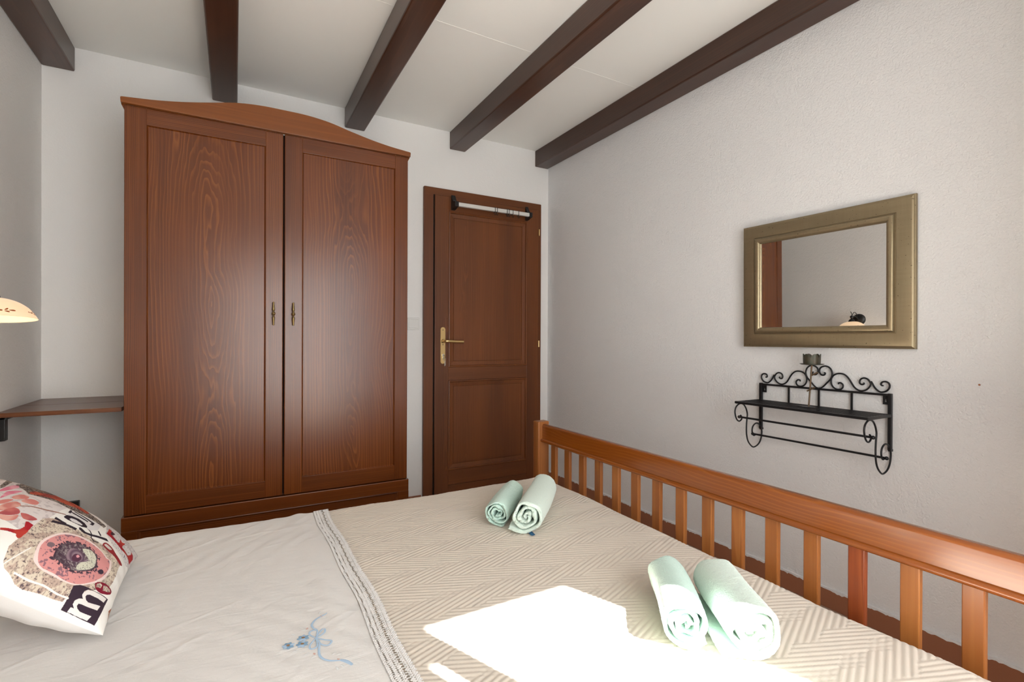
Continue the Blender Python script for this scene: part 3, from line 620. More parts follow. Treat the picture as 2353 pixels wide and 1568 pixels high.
shf = obj('shelf_frame', bm, M['iron'], rk)
for x in np.linspace(1.908, 2.042, 8): obj('shelf_bar', bx(x-.0028, x+.0028, RY0, RY1, .794, .7985), M['iron'], shf)
for y in (RY0, RY1):
    P = catmull([(x, y, z) for x, z in SCROLL], 5)
    obj('side_scroll', tube(bmesh.new(), P, .0031, 10), M['iron'], rk, smooth=60)
for x, z in ((1.912, .7285), (2.0055, .6465)):
    b = obj('towel_bar', tube(bmesh.new(), [(x, RY0-.004, z), (x, RY1+.004, z)], .0042, 12), M['iron'], rk, smooth=60)
    for y, s in ((RY0-.009, -1), (RY1+.009, 1)):
        bm = bmesh.new(); bmesh.ops.create_icosphere(bm, subdivisions=3, radius=.0068, matrix=Matrix.Translation((x, y, z)))
        obj('end_knob', bm, M['iron'], b, smooth=180)
for y, s in ((RY0, 1), (RY1, -1)):
    ya, yb = sorted((y+s*.006, y+s*.024)); yc = (ya+yb)/2
    bm = bmesh.new(); N = 24
    inn = []
    for k in range(N):
        a = 2*PI*k/N; rr = .0042 if math.sin(a) < .3 else .0042
        inn.append((yc+.0036*math.cos(a)*(1 if math.sin(a) < 0 else .62), .8435+(.0042*math.sin(a) if math.sin(a) < 0 else .0085*math.sin(a))))
    out = []
    for k in range(N):
        a = 2*PI*k/N; c, s_ = math.cos(a), math.sin(a); m = max(abs(c), abs(s_))
        out.append((yc+(yb-ya)/2*c/m, .8465+.0155*s_/m))
    for x in (2.052, 2.054):
        A = [bm.verts.new((x, p[0], p[1])) for p in out]; B = [bm.verts.new((x, p[0], p[1])) for p in inn]
        for k in range(N): bm.faces.new((A[k], A[(k+1) % N], B[(k+1) % N], B[k]))
    obj('hanging_plate', bm, M['iron'], rk)

# candle holder shaped like a rose, standing on the rack
cx, cy = 1.971, 1.109
ch = thing('candle_holder', 'tall metal rose-shaped candle holder standing on the iron rack shelf', 'candle holder', (1.975, 1.121, .7985))
bm = tube(bmesh.new(), [(1.975, 1.1225, .799), (1.9735, 1.116, .88), (cx, cy, .966)], .0031, 10)
stm = obj('stem', bm, M['stem'], ch, smooth=60)
for (za, dy, dz, k0) in ((.925, -.026, .016, -.002), (.868, -.020, .013, .012)):
    yb = 1.121-(za-.799)*.075
    obj('thorn', tube(bmesh.new(), [(1.973, yb+k0, za-.5*dz if k0 > 0 else za), (1.968, yb+dy, za+dz*.8)], .0029, 8), M['stem'], stm)
obj('drip_tray', lathe(bmesh.new(), [(.0, .9645), (.020, .9650), (.036, .967), (.0425, .9695), (.0425, .9703), (.035, .968), (.0, .966)], (cx, cy, 0), 'Z', 36), M['patina'], ch, smooth=60)
bm = bmesh.new(); N = 72; rings = []
for r_, fz in ((.0285, 0), (.0295, .5), (.0300, 1), (.0285, 1), (.0280, .5), (.0275, 0)):
    ring = []
    for k in range(N):
        a = 2*PI*k/N; pet = abs(math.cos(3*a+.5))**.6
        ring.append(bm.verts.new((cx+r_*math.cos(a)*(1+.03*math.cos(6*a)), cy+r_*math.sin(a)*(1+.03*math.cos(6*a)), .9672+fz*(.024+.018*pet))))
    rings.append(ring)
for A, B in zip(rings, rings[1:]):
    for k in range(N): bm.faces.new((A[k], A[(k+1) % N], B[(k+1) % N], B[k]))
obj('cup', bm, M['patina'], ch, smooth=50)
bm = bmesh.new()                                                     # leaf-shaped foot lying on the bars
lf = [(0, .052), (.010, .030), (.018, .008), (.012, -.016), (.004, -.034), (0, -.046), (-.004, -.034), (-.012, -.016), (-.018, .008), (-.010, .030)]
lo = [bm.verts.new((1.966+p, 1.121+q, .7992)) for p, q in lf]; hi = [bm.verts.new((1.966+p*.95, 1.121+q*.95, .8008+.05*abs(p)*.4)) for p, q in lf]
for k in range(len(lf)): bm.faces.new((lo[k], lo[(k+1) % len(lf)], hi[(k+1) % len(lf)], hi[k]))
bm.faces.new(hi); bm.faces.new(lo[::-1])
obj('leaf_foot', bm, M['iron'], ch)
# ================================================================== BED
bed = thing('bed', 'honey-coloured pine double bed with a slatted footboard', 'bed', (.25, 1.06, 0))
PY0, PY1 = .148, 1.967                                                # inner faces of the foot posts
for y0, y1 in ((PY0-.047, PY0), (PY1, PY1+.047)):
    bm = bx(1.25, 1.312, y0, y1, 0, .672, .005, 3)
    obj('foot_post', bm, M['bed_z'], bed, origin=(1.27+y0, y0, .2))
# top rail with rounded edges and a bead below it
poly = [(1.272, .592), (1.272, .6495)]+[(1.272+.010*(1-math.cos(a)), .6495+.0105*math.sin(a)) for a in np.linspace(.2, PI/2, 5)]+[(1.300-.008*(1-math.cos(a)), .652+.008*math.sin(a)) for a in np.linspace(PI/2, 0, 5)]+[(1.300, .592)]
obj('top_rail', prism(bmesh.new(), poly, 'Y', PY0-.001, PY1+.001), M['bed_y'], bed, origin=(1.28, 1.0, .60), smooth=25)
poly = [(1.262+.0085*(1-math.cos(a)), .5835+.0085*math.sin(a)) for a in np.linspace(-PI/2, PI/2, 9)]+[(1.298, .592), (1.298, .575)]
obj('bead_moulding', prism(bmesh.new(), poly, 'Y', PY0-.001, PY1+.001), M['bed_y'], bed, origin=(1.35, 1.4, .60), smooth=25)
obj('lower_rail', bx(1.272, 1.300, PY0-.001, PY1+.001, .20, .29, .003), M['bed_y'], bed, origin=(1.28, .6, .2))
for k in range(16):
    y1 = 1.9025-k*.1058
    obj('slat', bx(1.2785, 1.2945, y1-.0365, y1, .288, .577, .0025, 2), M['slat_red' if k == 12 else 'bed_z'], bed, origin=(1.2865, y1-.018+.013*((k*7) % 5), .3))
for y0, y1 in ((PY0-.04, PY0-.012), (PY1+.012, PY1+.04)):
    obj('side_rail', bx(-.745, 1.252, y0, y1, .20, .34, .004), M['bed_x'], bed)
for y0, y1 in ((PY0-.047, PY0), (PY1, PY1+.047)): obj('head_post', bx(-.79, -.735, y0, y1, 0, .80, .005), M['bed_z'], bed)
obj('headboard_rail', bx(-.777, -.748, PY0-.001, PY1+.001, .68, .78, .006), M['bed_y'], bed)
obj('headboard_panel', bx(-.770, -.755, PY0-.001, PY1+.001, .22, .68, .002), M['bed_y'], bed)
obj('slatted_base', bx(-.73, 1.27, PY0-.012, PY1+.012, .20, .235), M['bed_x'], bed)
tag(obj('mattress', bx(-.725, 1.225, .30, 1.885, .2355, .42, .03, 3), M['white_cotton'], origin=(.25, 1.06, .235)), 'mattress on the pine bed under the cream quilt', 'mattress')

def fold(v, E, R):
    """a cloth running over an edge at E with radius R: position and drop for arc length v"""
    a = np.clip((v-E)/R, 0, PI/2)
    pos = np.where(v < E, v, E+R*np.sin(a)); drop = np.where(v < E, 0, R*(1-np.cos(a)))+np.clip(v-E-R*PI/2, 0, None)
    return pos, drop
def wob(X, Y):
    return .0022*np.sin(3.1*X+1.7*Y+.5)+.0018*np.sin(7.3*X-4.1*Y)+.0010*np.sin(13*X+11*Y+1.)
ZB = .440
def pattern(X, Y):
    """woven-look quilting: oblique bands of three channels over, under and across each other"""
    s = .0555; L = 3
    a1, a2 = math.radians(22.5), math.radians(-23.5)
    e1, e2 = (math.cos(a1), math.sin(a1)), (math.cos(a2), math.sin(a2))
    det = e1[0]*e2[1]-e1[1]*e2[0]
    U = (X*e2[1]-Y*e2[0])/det/s+40.3; V = (-X*e1[1]+Y*e1[0])/det/s+40.2      # U along e1, V along e2
    i, j = np.floor(U), np.floor(V)
    c = np.mod(j-i, 7)
    fu, fv = U-i, V-j
    H3 = lambda f: np.sqrt(np.abs(np.sin(PI*3*f)))
    hV = H3(fv); hH = H3(fu)
    along_u = np.isin(c, (0, 6, 5)); along_v = np.isin(c, (1, 2, 3))
    return np.where(along_u, hV, np.where(along_v, hH, .72*np.minimum(hV, hH)+.1))

# quilt: from under the sheet to the foot, over three edges
nx, ny = 560, 760
vx = np.linspace(.16, 1.205+.35, nx); vy = np.linspace(-.34, 1.60/2+.0+.34, ny)
cy0 = 1.0925                                                          # bed centre line; arc length measured from it
vy = np.linspace(-1.12, 1.12, ny)
VX, VY = np.meshgrid(vx, vy, indexing='ij')
px_, dx_ = fold(VX, 1.186, .05)
py_, dy_ = fold(np.abs(VY), .765, .048)
QX, QY = px_, cy0+np.sign(VY)*py_
drop = np.maximum(dx_, dy_)+.35*np.minimum(dx_, dy_)
QZ = ZB+wob(QX, QY)-drop
rip = .003*np.sin(38*VX+5*np.sin(3*VY))*np.clip((np.abs(VY)-.76)/.1, 0, 1)+.004*np.exp(-((VX-1.19)/.03)**2)*np.sin(17*VY)
pt = pattern(VX, cy0+VY)*.0028
top = np.clip(1-drop/.05, 0, 1)
Q = np.stack([QX+pt*(1-top)*(dx_ > dy_), QY+(pt+rip)*(1-top)*np.sign(VY)*(dy_ >= dx_), QZ+pt*np.clip(top+.2, 0, 1)+rip*.6], -1)
Q[..., 2] = np.maximum(Q[..., 2], .14)
keep = None
tag(gridobj('quilt', Q, M['quilt']), 'cream quilted bedspread with woven-band stitching covering the foot of the bed', 'bedspread')

# white sheet folded over the quilt, lace along its edge
sheet = thing('bed_sheet', 'white cotton sheet with blue embroidery and a lace border, over the upper bed', 'sheet', (-.25, cy0, ZB))
nx, ny = 360, 620
vx = np.linspace(-.735, .252, nx); vy = np.linspace(-1.10, 1.10, ny)
VX, VY = np.meshgrid(vx, vy, indexing='ij')
py_, dy_ = fold(np.abs(VY), .767, .050)
SX, SY = VX, cy0+np.sign(VY)*py_
cre = np.zeros_like(VX)
for k in range(130):                                                   # soft creases, mostly running towards the foot
    x0, y0 = rng.uniform(-.6, .25), rng.uniform(-.75, .8); a = rng.normal(.35, .4); ln, wd_ = rng.uniform(.03, .13), rng.uniform(.003, .007)
    p = (VX-x0)*math.cos(a)+(VY-y0)*math.sin(a); q = -(VX-x0)*math.sin(a)+(VY-y0)*math.cos(a)+.25*p*p*rng.normal(0, 1)
    cre += rng.uniform(-.0006, .0012)*np.exp(-(p/ln)**2-(q/wd_)**2)
SZ = ZB+.0065+wob(SX, SY)-dy_+cre*np.clip((.245-VX)/.03, 0, 1)+.0008*np.sin(90*VX+14*np.sin(5*VY))*np.sin(21*VY+3)
SZ += .003*np.exp(-((VX-.195)/.022)**2)*(1+.6*np.sin(9*VY))
gridobj('cloth', np.stack([SX, SY+np.sign(VY)*.002*np.clip(dy_/.05, 0, 1)*np.sin(30*VX), np.maximum(SZ, .15)], -1), M['sheet'], sheet)
# lace border with real holes
cell = .0016
nx, ny = int(.052/cell), int(2.10/cell)
vx = .246+np.arange(nx+1)*cell; vy = np.linspace(-1.02, .885, ny+1)
VX, VY = np.meshgrid(vx, vy, indexing='ij')
py_, dy_ = fold(np.abs(VY), .767, .050)
LXp, LYp = VX+.004*np.sin(6*VY+1)+.0025*np.sin(17*VY), cy0+np.sign(VY)*py_
LZp = ZB+.0092+wob(VX, LYp)-dy_+.0012*np.sin(1900*VX)*np.sin(1500*VY)*0+.0009*np.sin(VX*2*PI/.0064)*np.sin(VY*2*PI/.0064)
ix, iy = np.meshgrid(np.arange(nx), np.arange(ny), indexing='ij')
xx = ix*cell; yy = iy*cell
def hole(x0, p, rx, ry, ph=0.):
    d = (np.mod(yy+ph, p)-p/2); return ((xx-x0)/rx)**2+(d/ry)**2 < 1
hl = hole(.0070, .0062, .0023, .0017)|hole(.0280, .0088, .0034, .0030)|hole(.0165, .0068, .0016, .0016, .003)|hole(.0385, .0068, .0015, .0015)|hole(.0222, .0088, .0011, .0012, .0044)|hole(.0340, .0088, .0011, .0012, .0044)
edge = xx > .0455+.0035*np.abs(np.sin(yy*PI/.0115))
gridobj('lace_border', np.stack([LXp, LYp, LZp], -1), M['lace'], sheet, mask=~(hl | edge))
# embroidery: bow with two tails, three daisies, pale sprigs
def zs(x, y): return ZB+.0080+.0022*math.sin(3.1*x+1.7*y+.5)+.0018*math.sin(7.3*x-4.1*y)+.0010*math.sin(13*x+11*y+1.)
def ribbon(bm, pts, w, mi):
    P = catmull([(x, y, 0) for x, y in pts], 6); n = len(P)
    L, R, Tt = [], [], []
    for k, p in enumerate(P):
        t = (P[min(k+1, n-1)]-P[max(k-1, 0)]).normalized(); nn = Vector((-t.y, t.x, 0))
        ww = w*(.55+.45*math.sin(PI*k/(n-1)))
        for S_, sg, dz in ((L, 1, 0), (Tt, 0, .0006), (R, -1, 0)):
            q = p+nn*ww*sg; S_.append(bm.verts.new((q.x, q.y, zs(q.x, q.y)+dz)))
    for k in range(n-1):
        for A, B in ((L, Tt), (Tt, R)):
            f = bm.faces.new((A[k], B[k], B[k+1], A[k+1])); f.material_index = mi
def petal(bm, x, y, ang, ln, w, mi, dz=.001):
    c = bm.verts.new((x+ln*.5*math.cos(ang), y+ln*.5*math.sin(ang), zs(x, y)+dz+.0006)); vs = []
    for j in range(10):
        t = 2*PI*j/10; p, q = ln*.5*(1+math.cos(t)), w*math.sin(t)
        X, Y = x+p*math.cos(ang)-q*math.sin(ang), y+p*math.sin(ang)+q*math.cos(ang); vs.append(bm.verts.new((X, Y, zs(X, Y)+dz)))
    for j in range(10):
        f = bm.faces.new((c, vs[j], vs[(j+1) % 10])); f.material_index = mi
bm = bmesh.new()
ribbon(bm, [(.196, 1.176), (.189, 1.168), (.180, 1.158)], .0042, 0)
ribbon(bm, [(.186, 1.160), (.171, 1.152), (.155, 1.142), (.145, 1.125), (.146, 1.110), (.152, 1.095), (.146, 1.070)], .0022, 0)
ribbon(bm, [(.146, 1.070), (.150, 1.050), (.146, 1.030), (.144, 1.010), (.148, .995), (.158, .983), (.172, .976), (.180, .974)], .0024, 0)
ribbon(bm, [(.176, .976), (.186, .966), (.194, .950)], .0040, 0)
for pp in ([(.146, 1.070), (.136, 1.088), (.140, 1.100), (.152, 1.096), (.146, 1.070)], [(.146, 1.070), (.158, 1.092), (.166, 1.098), (.164, 1.082), (.146, 1.070)],
           [(.146, 1.070), (.132, 1.050), (.132, 1.036), (.144, 1.040), (.146, 1.070)], [(.146, 1.070), (.160, 1.056), (.172, 1.046), (.164, 1.034), (.152, 1.044), (.146, 1.070)]):
    ribbon(bm, pp, .0020, 0)
for fx, fy in ((.123, 1.081), (.119, 1.060), (.094, 1.067)):
    for k in range(7): petal(bm, fx, fy, k*2*PI/7+fx*40, .0120, .0036, 1 if k % 3 else 0, .0002)
    for k in range(5): petal(bm, fx, fy, k*2*PI/5, .0035, .0018, 4, .0012)
for sx, sy, a in ((.165, 1.162, 1.2), (.168, 1.140, .3), (.172, 1.132, -.3), (.128, 1.118, 2.4), (.132, 1.110, 2.9), (.110, 1.098, 2.2), (.150, 1.106, .2), (.160, 1.100, -.4), (.128, 1.026, 3.6), (.122, 1.034, 3.2), (.136, 1.012, 3.9), (.165, .998, .6), (.172, .994, .1), (.166, .960, -1.4), (.174, .962, -1.1), (.104, 1.088, 2.6), (.110, 1.045, 3.4)):
    petal(bm, sx, sy, a, .0115, .0022, 2, .0)
for sx, sy, a in ((.166, 1.150, .3), (.136, 1.112, 2.6), (.138, 1.018, 3.4), (.172, .978, .4)):
    for k in range(3): petal(bm, sx, sy, a+k*.8-.8, .005, .0012, 3, .0)
obj('embroidery', bm, [M['blue'], M['blue2'], M['bluev'], M['pinkt'], M['ochre']], sheet, smooth=180)

# white pillow behind the cushion
pil = tag(link(bpy.data.objects.new('pillow', None)), 'white bed pillow lying behind the printed cushion at the headboard', 'pillow'); pil.location = (-.56, 1.56, .45)
g = np.linspace(-1, 1, 60); S, Tm = np.meshgrid(g, g, indexing='ij')
for nm, sd, hh in (('top', 1, .10), ('underside', -1, .022)):
    X = -.60+.13*S*(1-.06*(1-Tm**2)); Y = 1.66+.25*Tm*(1-.05*(1-S**2)); Z = .474+sd*hh*np.clip(1-S**2, 0, 1)**.5*np.clip(1-Tm**2, 0, 1)**.5
    gridobj('cover' if sd > 0 else 'underside', np.stack([X, Y, Z], -1), M['white_cotton'], pil)

# ================================================================== PRINTED CUSHION
cu = thing('cushion', 'square cushion printed with a camera lens, red letters and flowers, leaning at the bed head', 'cushion', (-.25, 1.47, .45))
th = math.radians(40); E_ = np.array([0, 1., 0]); U_ = np.array([-math.cos(th), 0, math.sin(th)]); N_ = np.array([math.sin(th), 0, math.cos(th)]); MID = np.array([-.229, 1.4695, .463])
def cus(s, t, side, Hh):
    conc = np.where(s < 0, -.05, .07)
    sx = s*.207*(1-conc*(1-t*t)); tt = t*.20*(1-.06*(1-s*s))+.20
    a = np.clip(1-s*s, 0, 1); b = np.clip(1-t*t, 0, 1); h = Hh*(a**.5)*(b**.5)
    ew = np.exp(-((1-np.abs(t))/.18))+np.exp(-((1-np.abs(s))/.18))
    h = h+side*ew*.0022*(np.sin(23*s+4*t)*(np.abs(t) > np.abs(s))+np.sin(21*t+1)*(np.abs(s) >= np.abs(t)))*np.sqrt(a*b)*2
    return MID+np.multiply.outer(sx, E_)+np.multiply.outer(tt, U_)+np.multiply.outer(h*side, N_)
NG = 640
# samples spaced so that the steep rim is well covered
g = np.sin(np.linspace(-PI/2, PI/2, NG))*.5+np.linspace(-1, 1, NG)*.5
S, Tm = np.meshgrid(g, g, indexing='ij')
def inside(poly):
    r = np.zeros(S.shape, bool); n = len(poly)
    for k in range(n):
        (x0, y0), (x1, y1) = poly[k], poly[(k+1) % n]
        if y0 == y1: continue
        r ^= ((y0 > Tm) != (y1 > Tm)) & (S < (x1-x0)*(Tm-y0)/(y1-y0)+x0)
    return r
def vnoise(n, seed):
    r_ = np.random.default_rng(seed); k = r_.random((n+2, n+2))
    x = (S+1)/2*n; y = (Tm+1)/2*n; i = np.clip(np.floor(x).astype(int), 0, n); j = np.clip(np.floor(y).astype(int), 0, n); fx, fy = x-i, y-j
    fx = fx*fx*(3-2*fx); fy = fy*fy*(3-2*fy)
    return (k[i, j]*(1-fx)+k[i+1, j]*fx)*(1-fy)+(k[i, j+1]*(1-fx)+k[i+1, j+1]*fx)*fy
n0, n1, n2, n3, n4 = vnoise(260, 7), vnoise(170, 1), vnoise(90, 2), vnoise(34, 3), vnoise(12, 4)
pw = lambda r, g_, b_: np.array(lin(r, g_, b_))
colr = np.empty(S.shape+(4,)); colr[:] = pw(232, 229, 224)
def lay(m, c): colr[m] = c
def spot(m, base, dark, thr=.70, c2=None):
    lay(m, pw(*base)); 
    if c2: blend(m, pw(*c2), soft(n3*.5+n4*.5, .40, .65))
    lay(m & (n1*.6+n2*.4 > thr), pw(*dark))
# grey weathered boards behind the flowers
bg = inside([(-.62, .16), (-.35, .14), (-.02, .10), (.45, .0), (.62, .03), (.70, .5), (.75, 1), (-.45, 1), (-.50, .5)])
lay(bg, pw(214, 206, 204)); lay(bg & (vnoise(60, 9)*.7+n4*.3 > .62), pw(196, 186, 186))
side = inside([(.12, -.46), (.60, -.40), (.9, -.5), (1, -.7), (1, -1), (.3, -1), (.1, -.9), (.02, -.62)])
lay(side, pw(210, 204, 202)); lay(side & (n1 > .80), pw(80, 76, 84))
lay(inside([(.60, -.40), (.62, .03), (.70, .45), (1, .5), (1, -.55), (.9, -.5)]), pw(84, 72, 70))
ROUND = {'halo': (226, 206, 202), 'pinkring': (222, 142, 138), 'darkin': (92, 72, 84), 'cream': (206, 202, 184), 'heartm': (140, 118, 128), 'heartd': (84, 50, 68), 'pinkdot': (214, 150, 158), 'bolt1': (120, 100, 106), 'bolt2': (66, 52, 66)}
def wobp(poly, a): return [(p+rng.normal(0, a), q+rng.normal(0, a)) for p, q in poly]
SMOOTH = {'halo', 'pinkring', 'darkin', 'cream', 'heartm', 'heartd', 'pinkdot', 'bolt1', 'bolt2', 'pink', 'petal', 'petal2', 'petalD', 'redbug', 'red2', 'key', 'speck2'}
def soft(x, lo, hi): return np.clip((x-lo)/(hi-lo), 0, 1)
def blend(m, c, k):
    k = np.where(m, k, 0)[..., None]; colr[:] = colr*(1-k)+c*k
for nm, poly in PRINT:
    if nm in SMOOTH: poly = [(p.x, p.y) for p in catmull([(p, q, 0) for p, q in poly], 5, True)]
    m = inside(poly)
    if nm == 'speck':
        lay(m, pw(205, 192, 174)); blend(m, pw(182, 160, 146), soft(n3*.6+n2*.4, .45, .6)); blend(m, pw(146, 128, 120), .8*soft(n1, .62, .80)); blend(m, pw(84, 70, 76), .9*soft(n0*.6+n2*.4, .70, .76))
    elif nm == 'pinkring':
        lay(m, pw(208, 142, 140)); ring = m; blend(m, pw(112, 88, 104), .8*soft(n1*.35+n2*.3+n3*.35, .62, .68))
    elif nm == 'darkin':
        grow = inside([(-.55+(p+.55)*1.14, -.36+(q+.36)*1.14) for p, q in poly])
        blend(grow & ring, pw(72, 56, 68), soft(n2*.6+n1*.4, .42, .50))
        lay(m, pw(84, 64, 76)); blend(m, pw(150, 138, 138), soft(n0*.5+n2*.5, .48, .72)); rr_ = np.hypot(S+.55, (Tm+.36)*1.0); blend(m, pw(62, 44, 56), soft(rr_, .13, .2)*.7)
    elif nm == 'cream': blend(m, pw(204, 202, 184), 1.0); blend(m, pw(120, 112, 108), .8*soft(n0, .68, .8))
    elif nm in ROUND:
        lay(m, pw(*ROUND[nm]))
        if nm == 'heartm': blend(m, pw(98, 74, 90), .5+.5*np.sin(110*np.hypot(S+.56, Tm+.35)))
    elif nm == 'wood': lay(m, pw(92, 80, 76)); blend(m, pw(170, 158, 146), soft(n0*.5+n2*.5, .5, .66)); blend(m, pw(48, 38, 42), soft(n1, .62, .78))
    elif nm == 'redbug': lay(m, pw(150, 62, 54)); blend(m, pw(186, 88, 62), soft(n3*.5+n4*.5, .40, .65)); lay(m & (n1 > .8), pw(80, 40, 40))
    elif nm == 'pink': lay(m, pw(212, 116, 138)); blend(m, pw(228, 160, 174), soft(n3*.5+n4*.5, .40, .65))
    elif nm == 'petal': lay(m, pw(206, 128, 120)); blend(m, pw(218, 168, 152), soft(n3*.5+n4*.5, .40, .65))
    elif nm == 'petal2': lay(m, pw(214, 162, 148)); blend(m, pw(200, 124, 116), soft(n3*.5+n4*.5, .40, .65))
    elif nm == 'petalD': lay(m, pw(172, 82, 84)); blend(m, pw(192, 108, 102), soft(n3*.5+n4*.5, .40, .65))
    elif nm == 'stemc': lay(m, pw(150, 110, 96))
    elif nm == 'red': lay(m, pw(158, 30, 42)); blend(m, pw(178, 60, 50), soft(n3*.5+n4*.5, .40, .65))
    elif nm == 'red2': lay(m, pw(122, 24, 44))
    elif nm == 'key': lay(m, pw(140, 40, 44))
    elif nm == 'speck2': lay(m, pw(206, 196, 190))
    elif nm == 'black': lay(m, pw(48, 38, 48))
    elif nm == 'dark': lay(m, pw(70, 40, 50))
    elif nm == 'white': lay(m, pw(216, 212, 212))
    elif nm == 'msq': lay(m, pw(56, 42, 54))
    elif nm == 'mlet': lay(m, pw(224, 218, 214)); lay(m & (S > -.84) & (n1 > .35) & inside(PRINT[0][1]), pw(204, 180, 162))
    elif nm == 'brown': lay(m, pw(150, 90, 62)); lay(m & (n2 > .5), pw(186, 160, 140))
# white hairline of the printed box round the camera
for a, b, w in (((-.90, .12), (-.72, .05), .006), ((-.985, -.05), (-.965, -.50), .005), ((.08, -.93), (-.45, -.90), .006), ((-.93, .0), (-.925, -.52), .006)):
    p = np.array(b)-np.array(a); L2 = (p**2).sum(); t = np.clip(((S-a[0])*p[0]+(Tm-a[1])*p[1])/L2, 0, 1)
    lay((S-a[0]-t*p[0])**2+(Tm-a[1]-t*p[1])**2 < w*w, pw(228, 224, 220))
n_ = NT('printed_cushion_cotton'); at = n_.node('ShaderNodeVertexColor'); at.layer_name = 'print'
n_.bump(n_.noise(n_.obj(), 700, 2, .6), .12, .0006)
M['print'] = n_.set(Base_Color=at.outputs[0], Roughness=.85, Specular_IOR_Level=.2)
gridobj('printed_front', cus(S, Tm, 1, .088), M['print'], cu, uvcol=colr)
g2 = np.linspace(-1, 1, 120); S2, T2 = np.meshgrid(g2, g2, indexing='ij')
gridobj('white_back', cus(S2, T2, -1, .088), M['white_cotton'], cu)

# ================================================================== ROLLED TOWELS
def zbed(x, y): return ZB+.0042+float(wob(np.float64(x), np.float64(y)))
def towel(label, fx, fy, ang, L, R, turns, mat, start, hand, seed, tail=0., r0=.010, oval=.93):
    """a towel rolled up: a thick spiral ribbon swept along the roll; (fx,fy) is where the front end touches the bed"""
    r_ = np.random.default_rng(seed)
    n = int(turns*60); ph = np.linspace(0, turns*2*PI, n)
    f = ph/ph[-1]; rad = r0+(R-r0)*f**.9; pitch = (R-r0)/turns; th_ = pitch*.80
    k1, k2, k3 = r_.uniform(0, 6, 3)
    inner = 1-.75*f
    rw = rad*(1+inner*(.10*np.sin(2*ph+k1)+.08*np.sin(3.3*ph+k2))+.025*np.sin(5.1*ph+k3))
    an = math.radians(start)+hand*(ph-ph[-1])
    q, z = rw*np.cos(an), rw*np.sin(an)
    qi, zi = (rw-th_*(.85+.2*np.sin(2.2*ph+k2)))*np.cos(an), (rw-th_*(.85+.2*np.sin(2.2*ph+k2)))*np.sin(an)
    if tail > 0:                                                      # the loose end runs out flat along the bed
        m = 14; tq = np.linspace(0, tail, m+1)[1:]; tx, tz = -hand*math.sin(an[-1]), hand*math.cos(an[-1])
        q = np.r_[q, q[-1]+tx*tq]; z = np.r_[z, z[-1]+tz*tq*.6]; qi = np.r_[qi, qi[-1]+tx*tq]; zi = np.r_[zi, zi[-1]+tz*tq*.6]
        f = np.r_[f, np.ones(m)]; ph = np.r_[ph, ph[-1]+tq*20]
    z = (z+R)*oval; zi = (zi+R)*oval
    nl = 90; ll = np.linspace(0, 1, nl); ll = .5-.5*np.cos(PI*ll)*(.75+.25*np.abs(np.cos(PI*ll)))
    ax, ay = math.cos(ang), math.sin(ang); px, py = -ay, ax
    N = len(q); pts = np.zeros((nl, 2*N, 3))
    off = .010*np.sin(1.1*ph+k1)*(.35+.65*(1-f))+.004*np.sin(3.7*ph+k3)
    for j, l in enumerate(ll):
        e = min(l, 1-l)*L; sh = 1-.5*math.exp(-e/.0022)                 # rounded hem: the ribbon thins at both ends
        mq, mz = (q+qi)/2, (z+zi)/2
        belly = 1+.03*math.sin(PI*l)+.015*math.sin(7*l+k1)
        oq, oz = mq+(q-mq)*sh, mz+(z-mz)*sh; iq, iz = mq+(qi-mq)*sh, mz+(zi-mz)*sh
        Qq = np.r_[oq, iq[::-1]]*belly; Zz = np.r_[oz, iz[::-1]]*(.98+.02*belly)
        Zz = np.maximum(Zz, .0012)+0.
        s = l*L+np.r_[off, off[::-1]]*(1-2*l)
        Qq = Qq+.004*math.sin(3*l+k2)
        X = fx+ax*s+px*Qq; Y = fy+ay*s+py*Qq
        base = ZB+.0042+wob(X, Y)
        pts[j] = np.stack([X, Y, base+Zz], -1)
    jit = r_.normal(0, .00035, pts.shape); pts += jit
    verts = pts.reshape(-1, 3); W = 2*N; faces = []
    for j in range(nl-1):
        a = j*W+np.arange(W); b = j*W+(np.arange(W)+1) % W
        faces += np.stack([a, b, b+W, a+W], -1).tolist()
    for j in (0, nl-1):
        for k in range(N-1):
            a, b, c, d = j*W+k, j*W+k+1, j*W+(2*N-1-k-1), j*W+(2*N-1-k)
            faces.append([a, d, c, b] if j == 0 else [a, b, c, d])
    o0 = np.array([fx, fy, zbed(fx, fy)])
    me = bpy.data.meshes.new('rolled_towel'); me.from_pydata((verts-o0).tolist(), [], faces)
    me.polygons.foreach_set('use_smooth', np.ones(len(me.polygons), bool)); me.materials.append(mat)
    bm = bmesh.new(); bm.from_mesh(me); bmesh.ops.recalc_face_normals(bm, faces=bm.faces); bm.to_mesh(me); bm.free()
    o = link(bpy.data.objects.new('rolled_towel', me)); o.location = o0
    tag(o, label, 'towel', 'rolled mint towels on the bed')
    return o
D = math.radians
towel('slimmer mint rolled towel of the sunlit pair on the quilt', .787, .684, D(53), .225, .052, 3.1, M['mint'], 235, -1, 11, 0.012)
towel('thicker mint rolled towel of the sunlit pair, with its loose end on the quilt', .872, .598, D(56), .225, .059, 3.0, M['mint2'], -72, 1, 12, .045)
towel('slimmer mint rolled towel of the pair nearest the door', .752, 1.440, D(46), .250, .047, 3.2, M['mint'], 245, -1, 13, .0)
far = towel('thicker mint rolled towel with blue label, in the pair nearest the door',   .809, 1.338, D(49), .335, .058, 2.7, M['mint2'], -68, 1, 14, .04)
bm = bmesh.new(); zt = zbed(.822, 1.316)
tube(bm, [(.823, 1.342, zt+.004), (.821, 1.328, zt+.0035), (.819, 1.316, zt+.002)], .0075, 4)
for v in bm.verts: v.co.z = zt+.0012+(v.co.z-zt)*.25
obj('label_tag', bm, M['tag'], far, label='dark blue woven label')

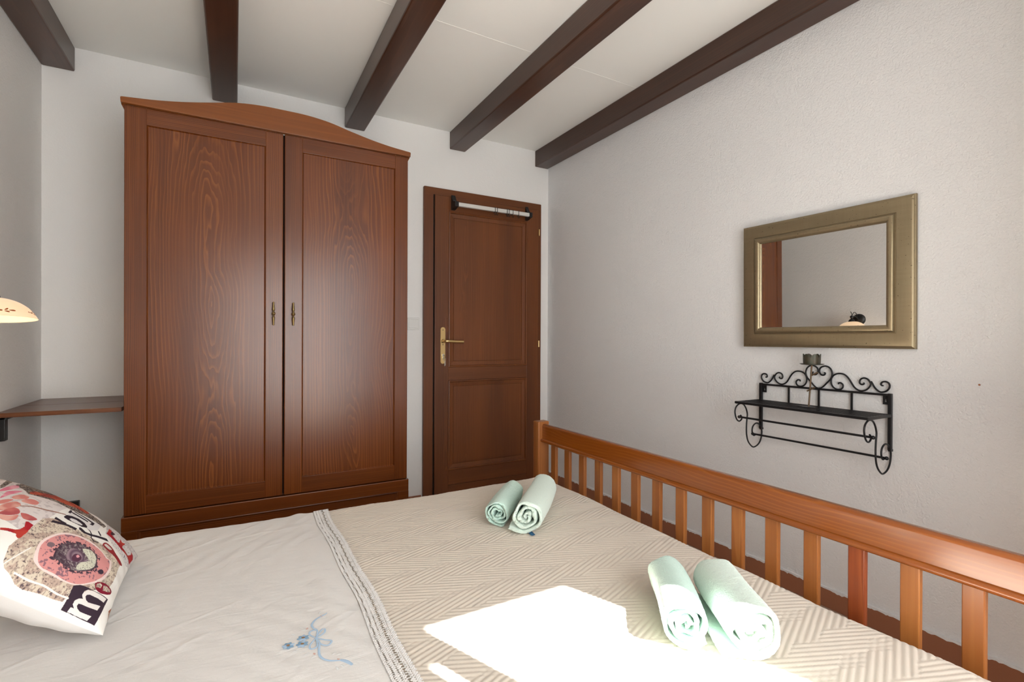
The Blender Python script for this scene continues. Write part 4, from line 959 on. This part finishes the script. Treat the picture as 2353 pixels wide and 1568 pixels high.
# ================================================================== LIGHT AND CAMERA
sun = bpy.data.lights.new('sun', 'SUN'); sun.energy = SUN_E; sun.angle = math.radians(.55); sun.color = (1, .98, .96)
so = link(bpy.data.objects.new('sun', sun)); el = math.radians(43)
dv = Vector((-.367*math.cos(el), .930*math.cos(el), -math.sin(el))); so.rotation_euler = dv.to_track_quat('-Z', 'Y').to_euler()
ar = bpy.data.lights.new('window_daylight', 'AREA'); ar.shape = 'RECTANGLE'; ar.size, ar.size_y = 1.3, 1.75; ar.energy = AREA_E; ar.color = (.97, .985, .975)
ao = link(bpy.data.objects.new('window_daylight', ar)); ao.location = (.55, YF+.05, 1.25); ao.rotation_euler = Vector((0, 1, .1)).to_track_quat('-Z', 'Y').to_euler()
pl_ = bpy.data.lights.new('lamp_bulb', 'POINT'); pl_.energy = LAMP_E; pl_.color = (1, .72, .42); pl_.shadow_soft_size = .02
po = link(bpy.data.objects.new('lamp_bulb', pl_)); po.location = (LXc, LYc, 1.085)

w = bpy.data.worlds.new('sky'); SC.world = w; w.use_nodes = True
bg_ = w.node_tree.nodes['Background']; bg_.inputs[0].default_value = (.62, .76, 1, 1); bg_.inputs[1].default_value = 1.5

F, yw, pt_, rl = 1133.9, .51211, -.002778, .0041007
cam = bpy.data.cameras.new('camera'); cam.sensor_width = 36; cam.lens = 36*F/2353; cam.clip_start = .02
f = Vector((math.sin(yw)*math.cos(pt_), math.cos(yw)*math.cos(pt_), math.sin(pt_))); r = Vector((math.cos(yw), -math.sin(yw), 0)); u = r.cross(f)
r2 = r*math.cos(rl)+u*math.sin(rl); u2 = -r*math.sin(rl)+u*math.cos(rl)
mt = Matrix((r2, u2, -f)).transposed().to_4x4(); mt.translation = (0, 0, H)
co = link(bpy.data.objects.new('camera', cam)); co.matrix_world = mt
SC.camera = co
SC.view_settings.view_transform = 'Standard'; SC.view_settings.look = 'None'
SC.view_settings.exposure = 0; SC.view_settings.gamma = 1
SC.cycles.use_denoising = True; SC.cycles.max_bounces = 10; SC.cycles.diffuse_bounces = 7; SC.cycles.sample_clamp_indirect = 60
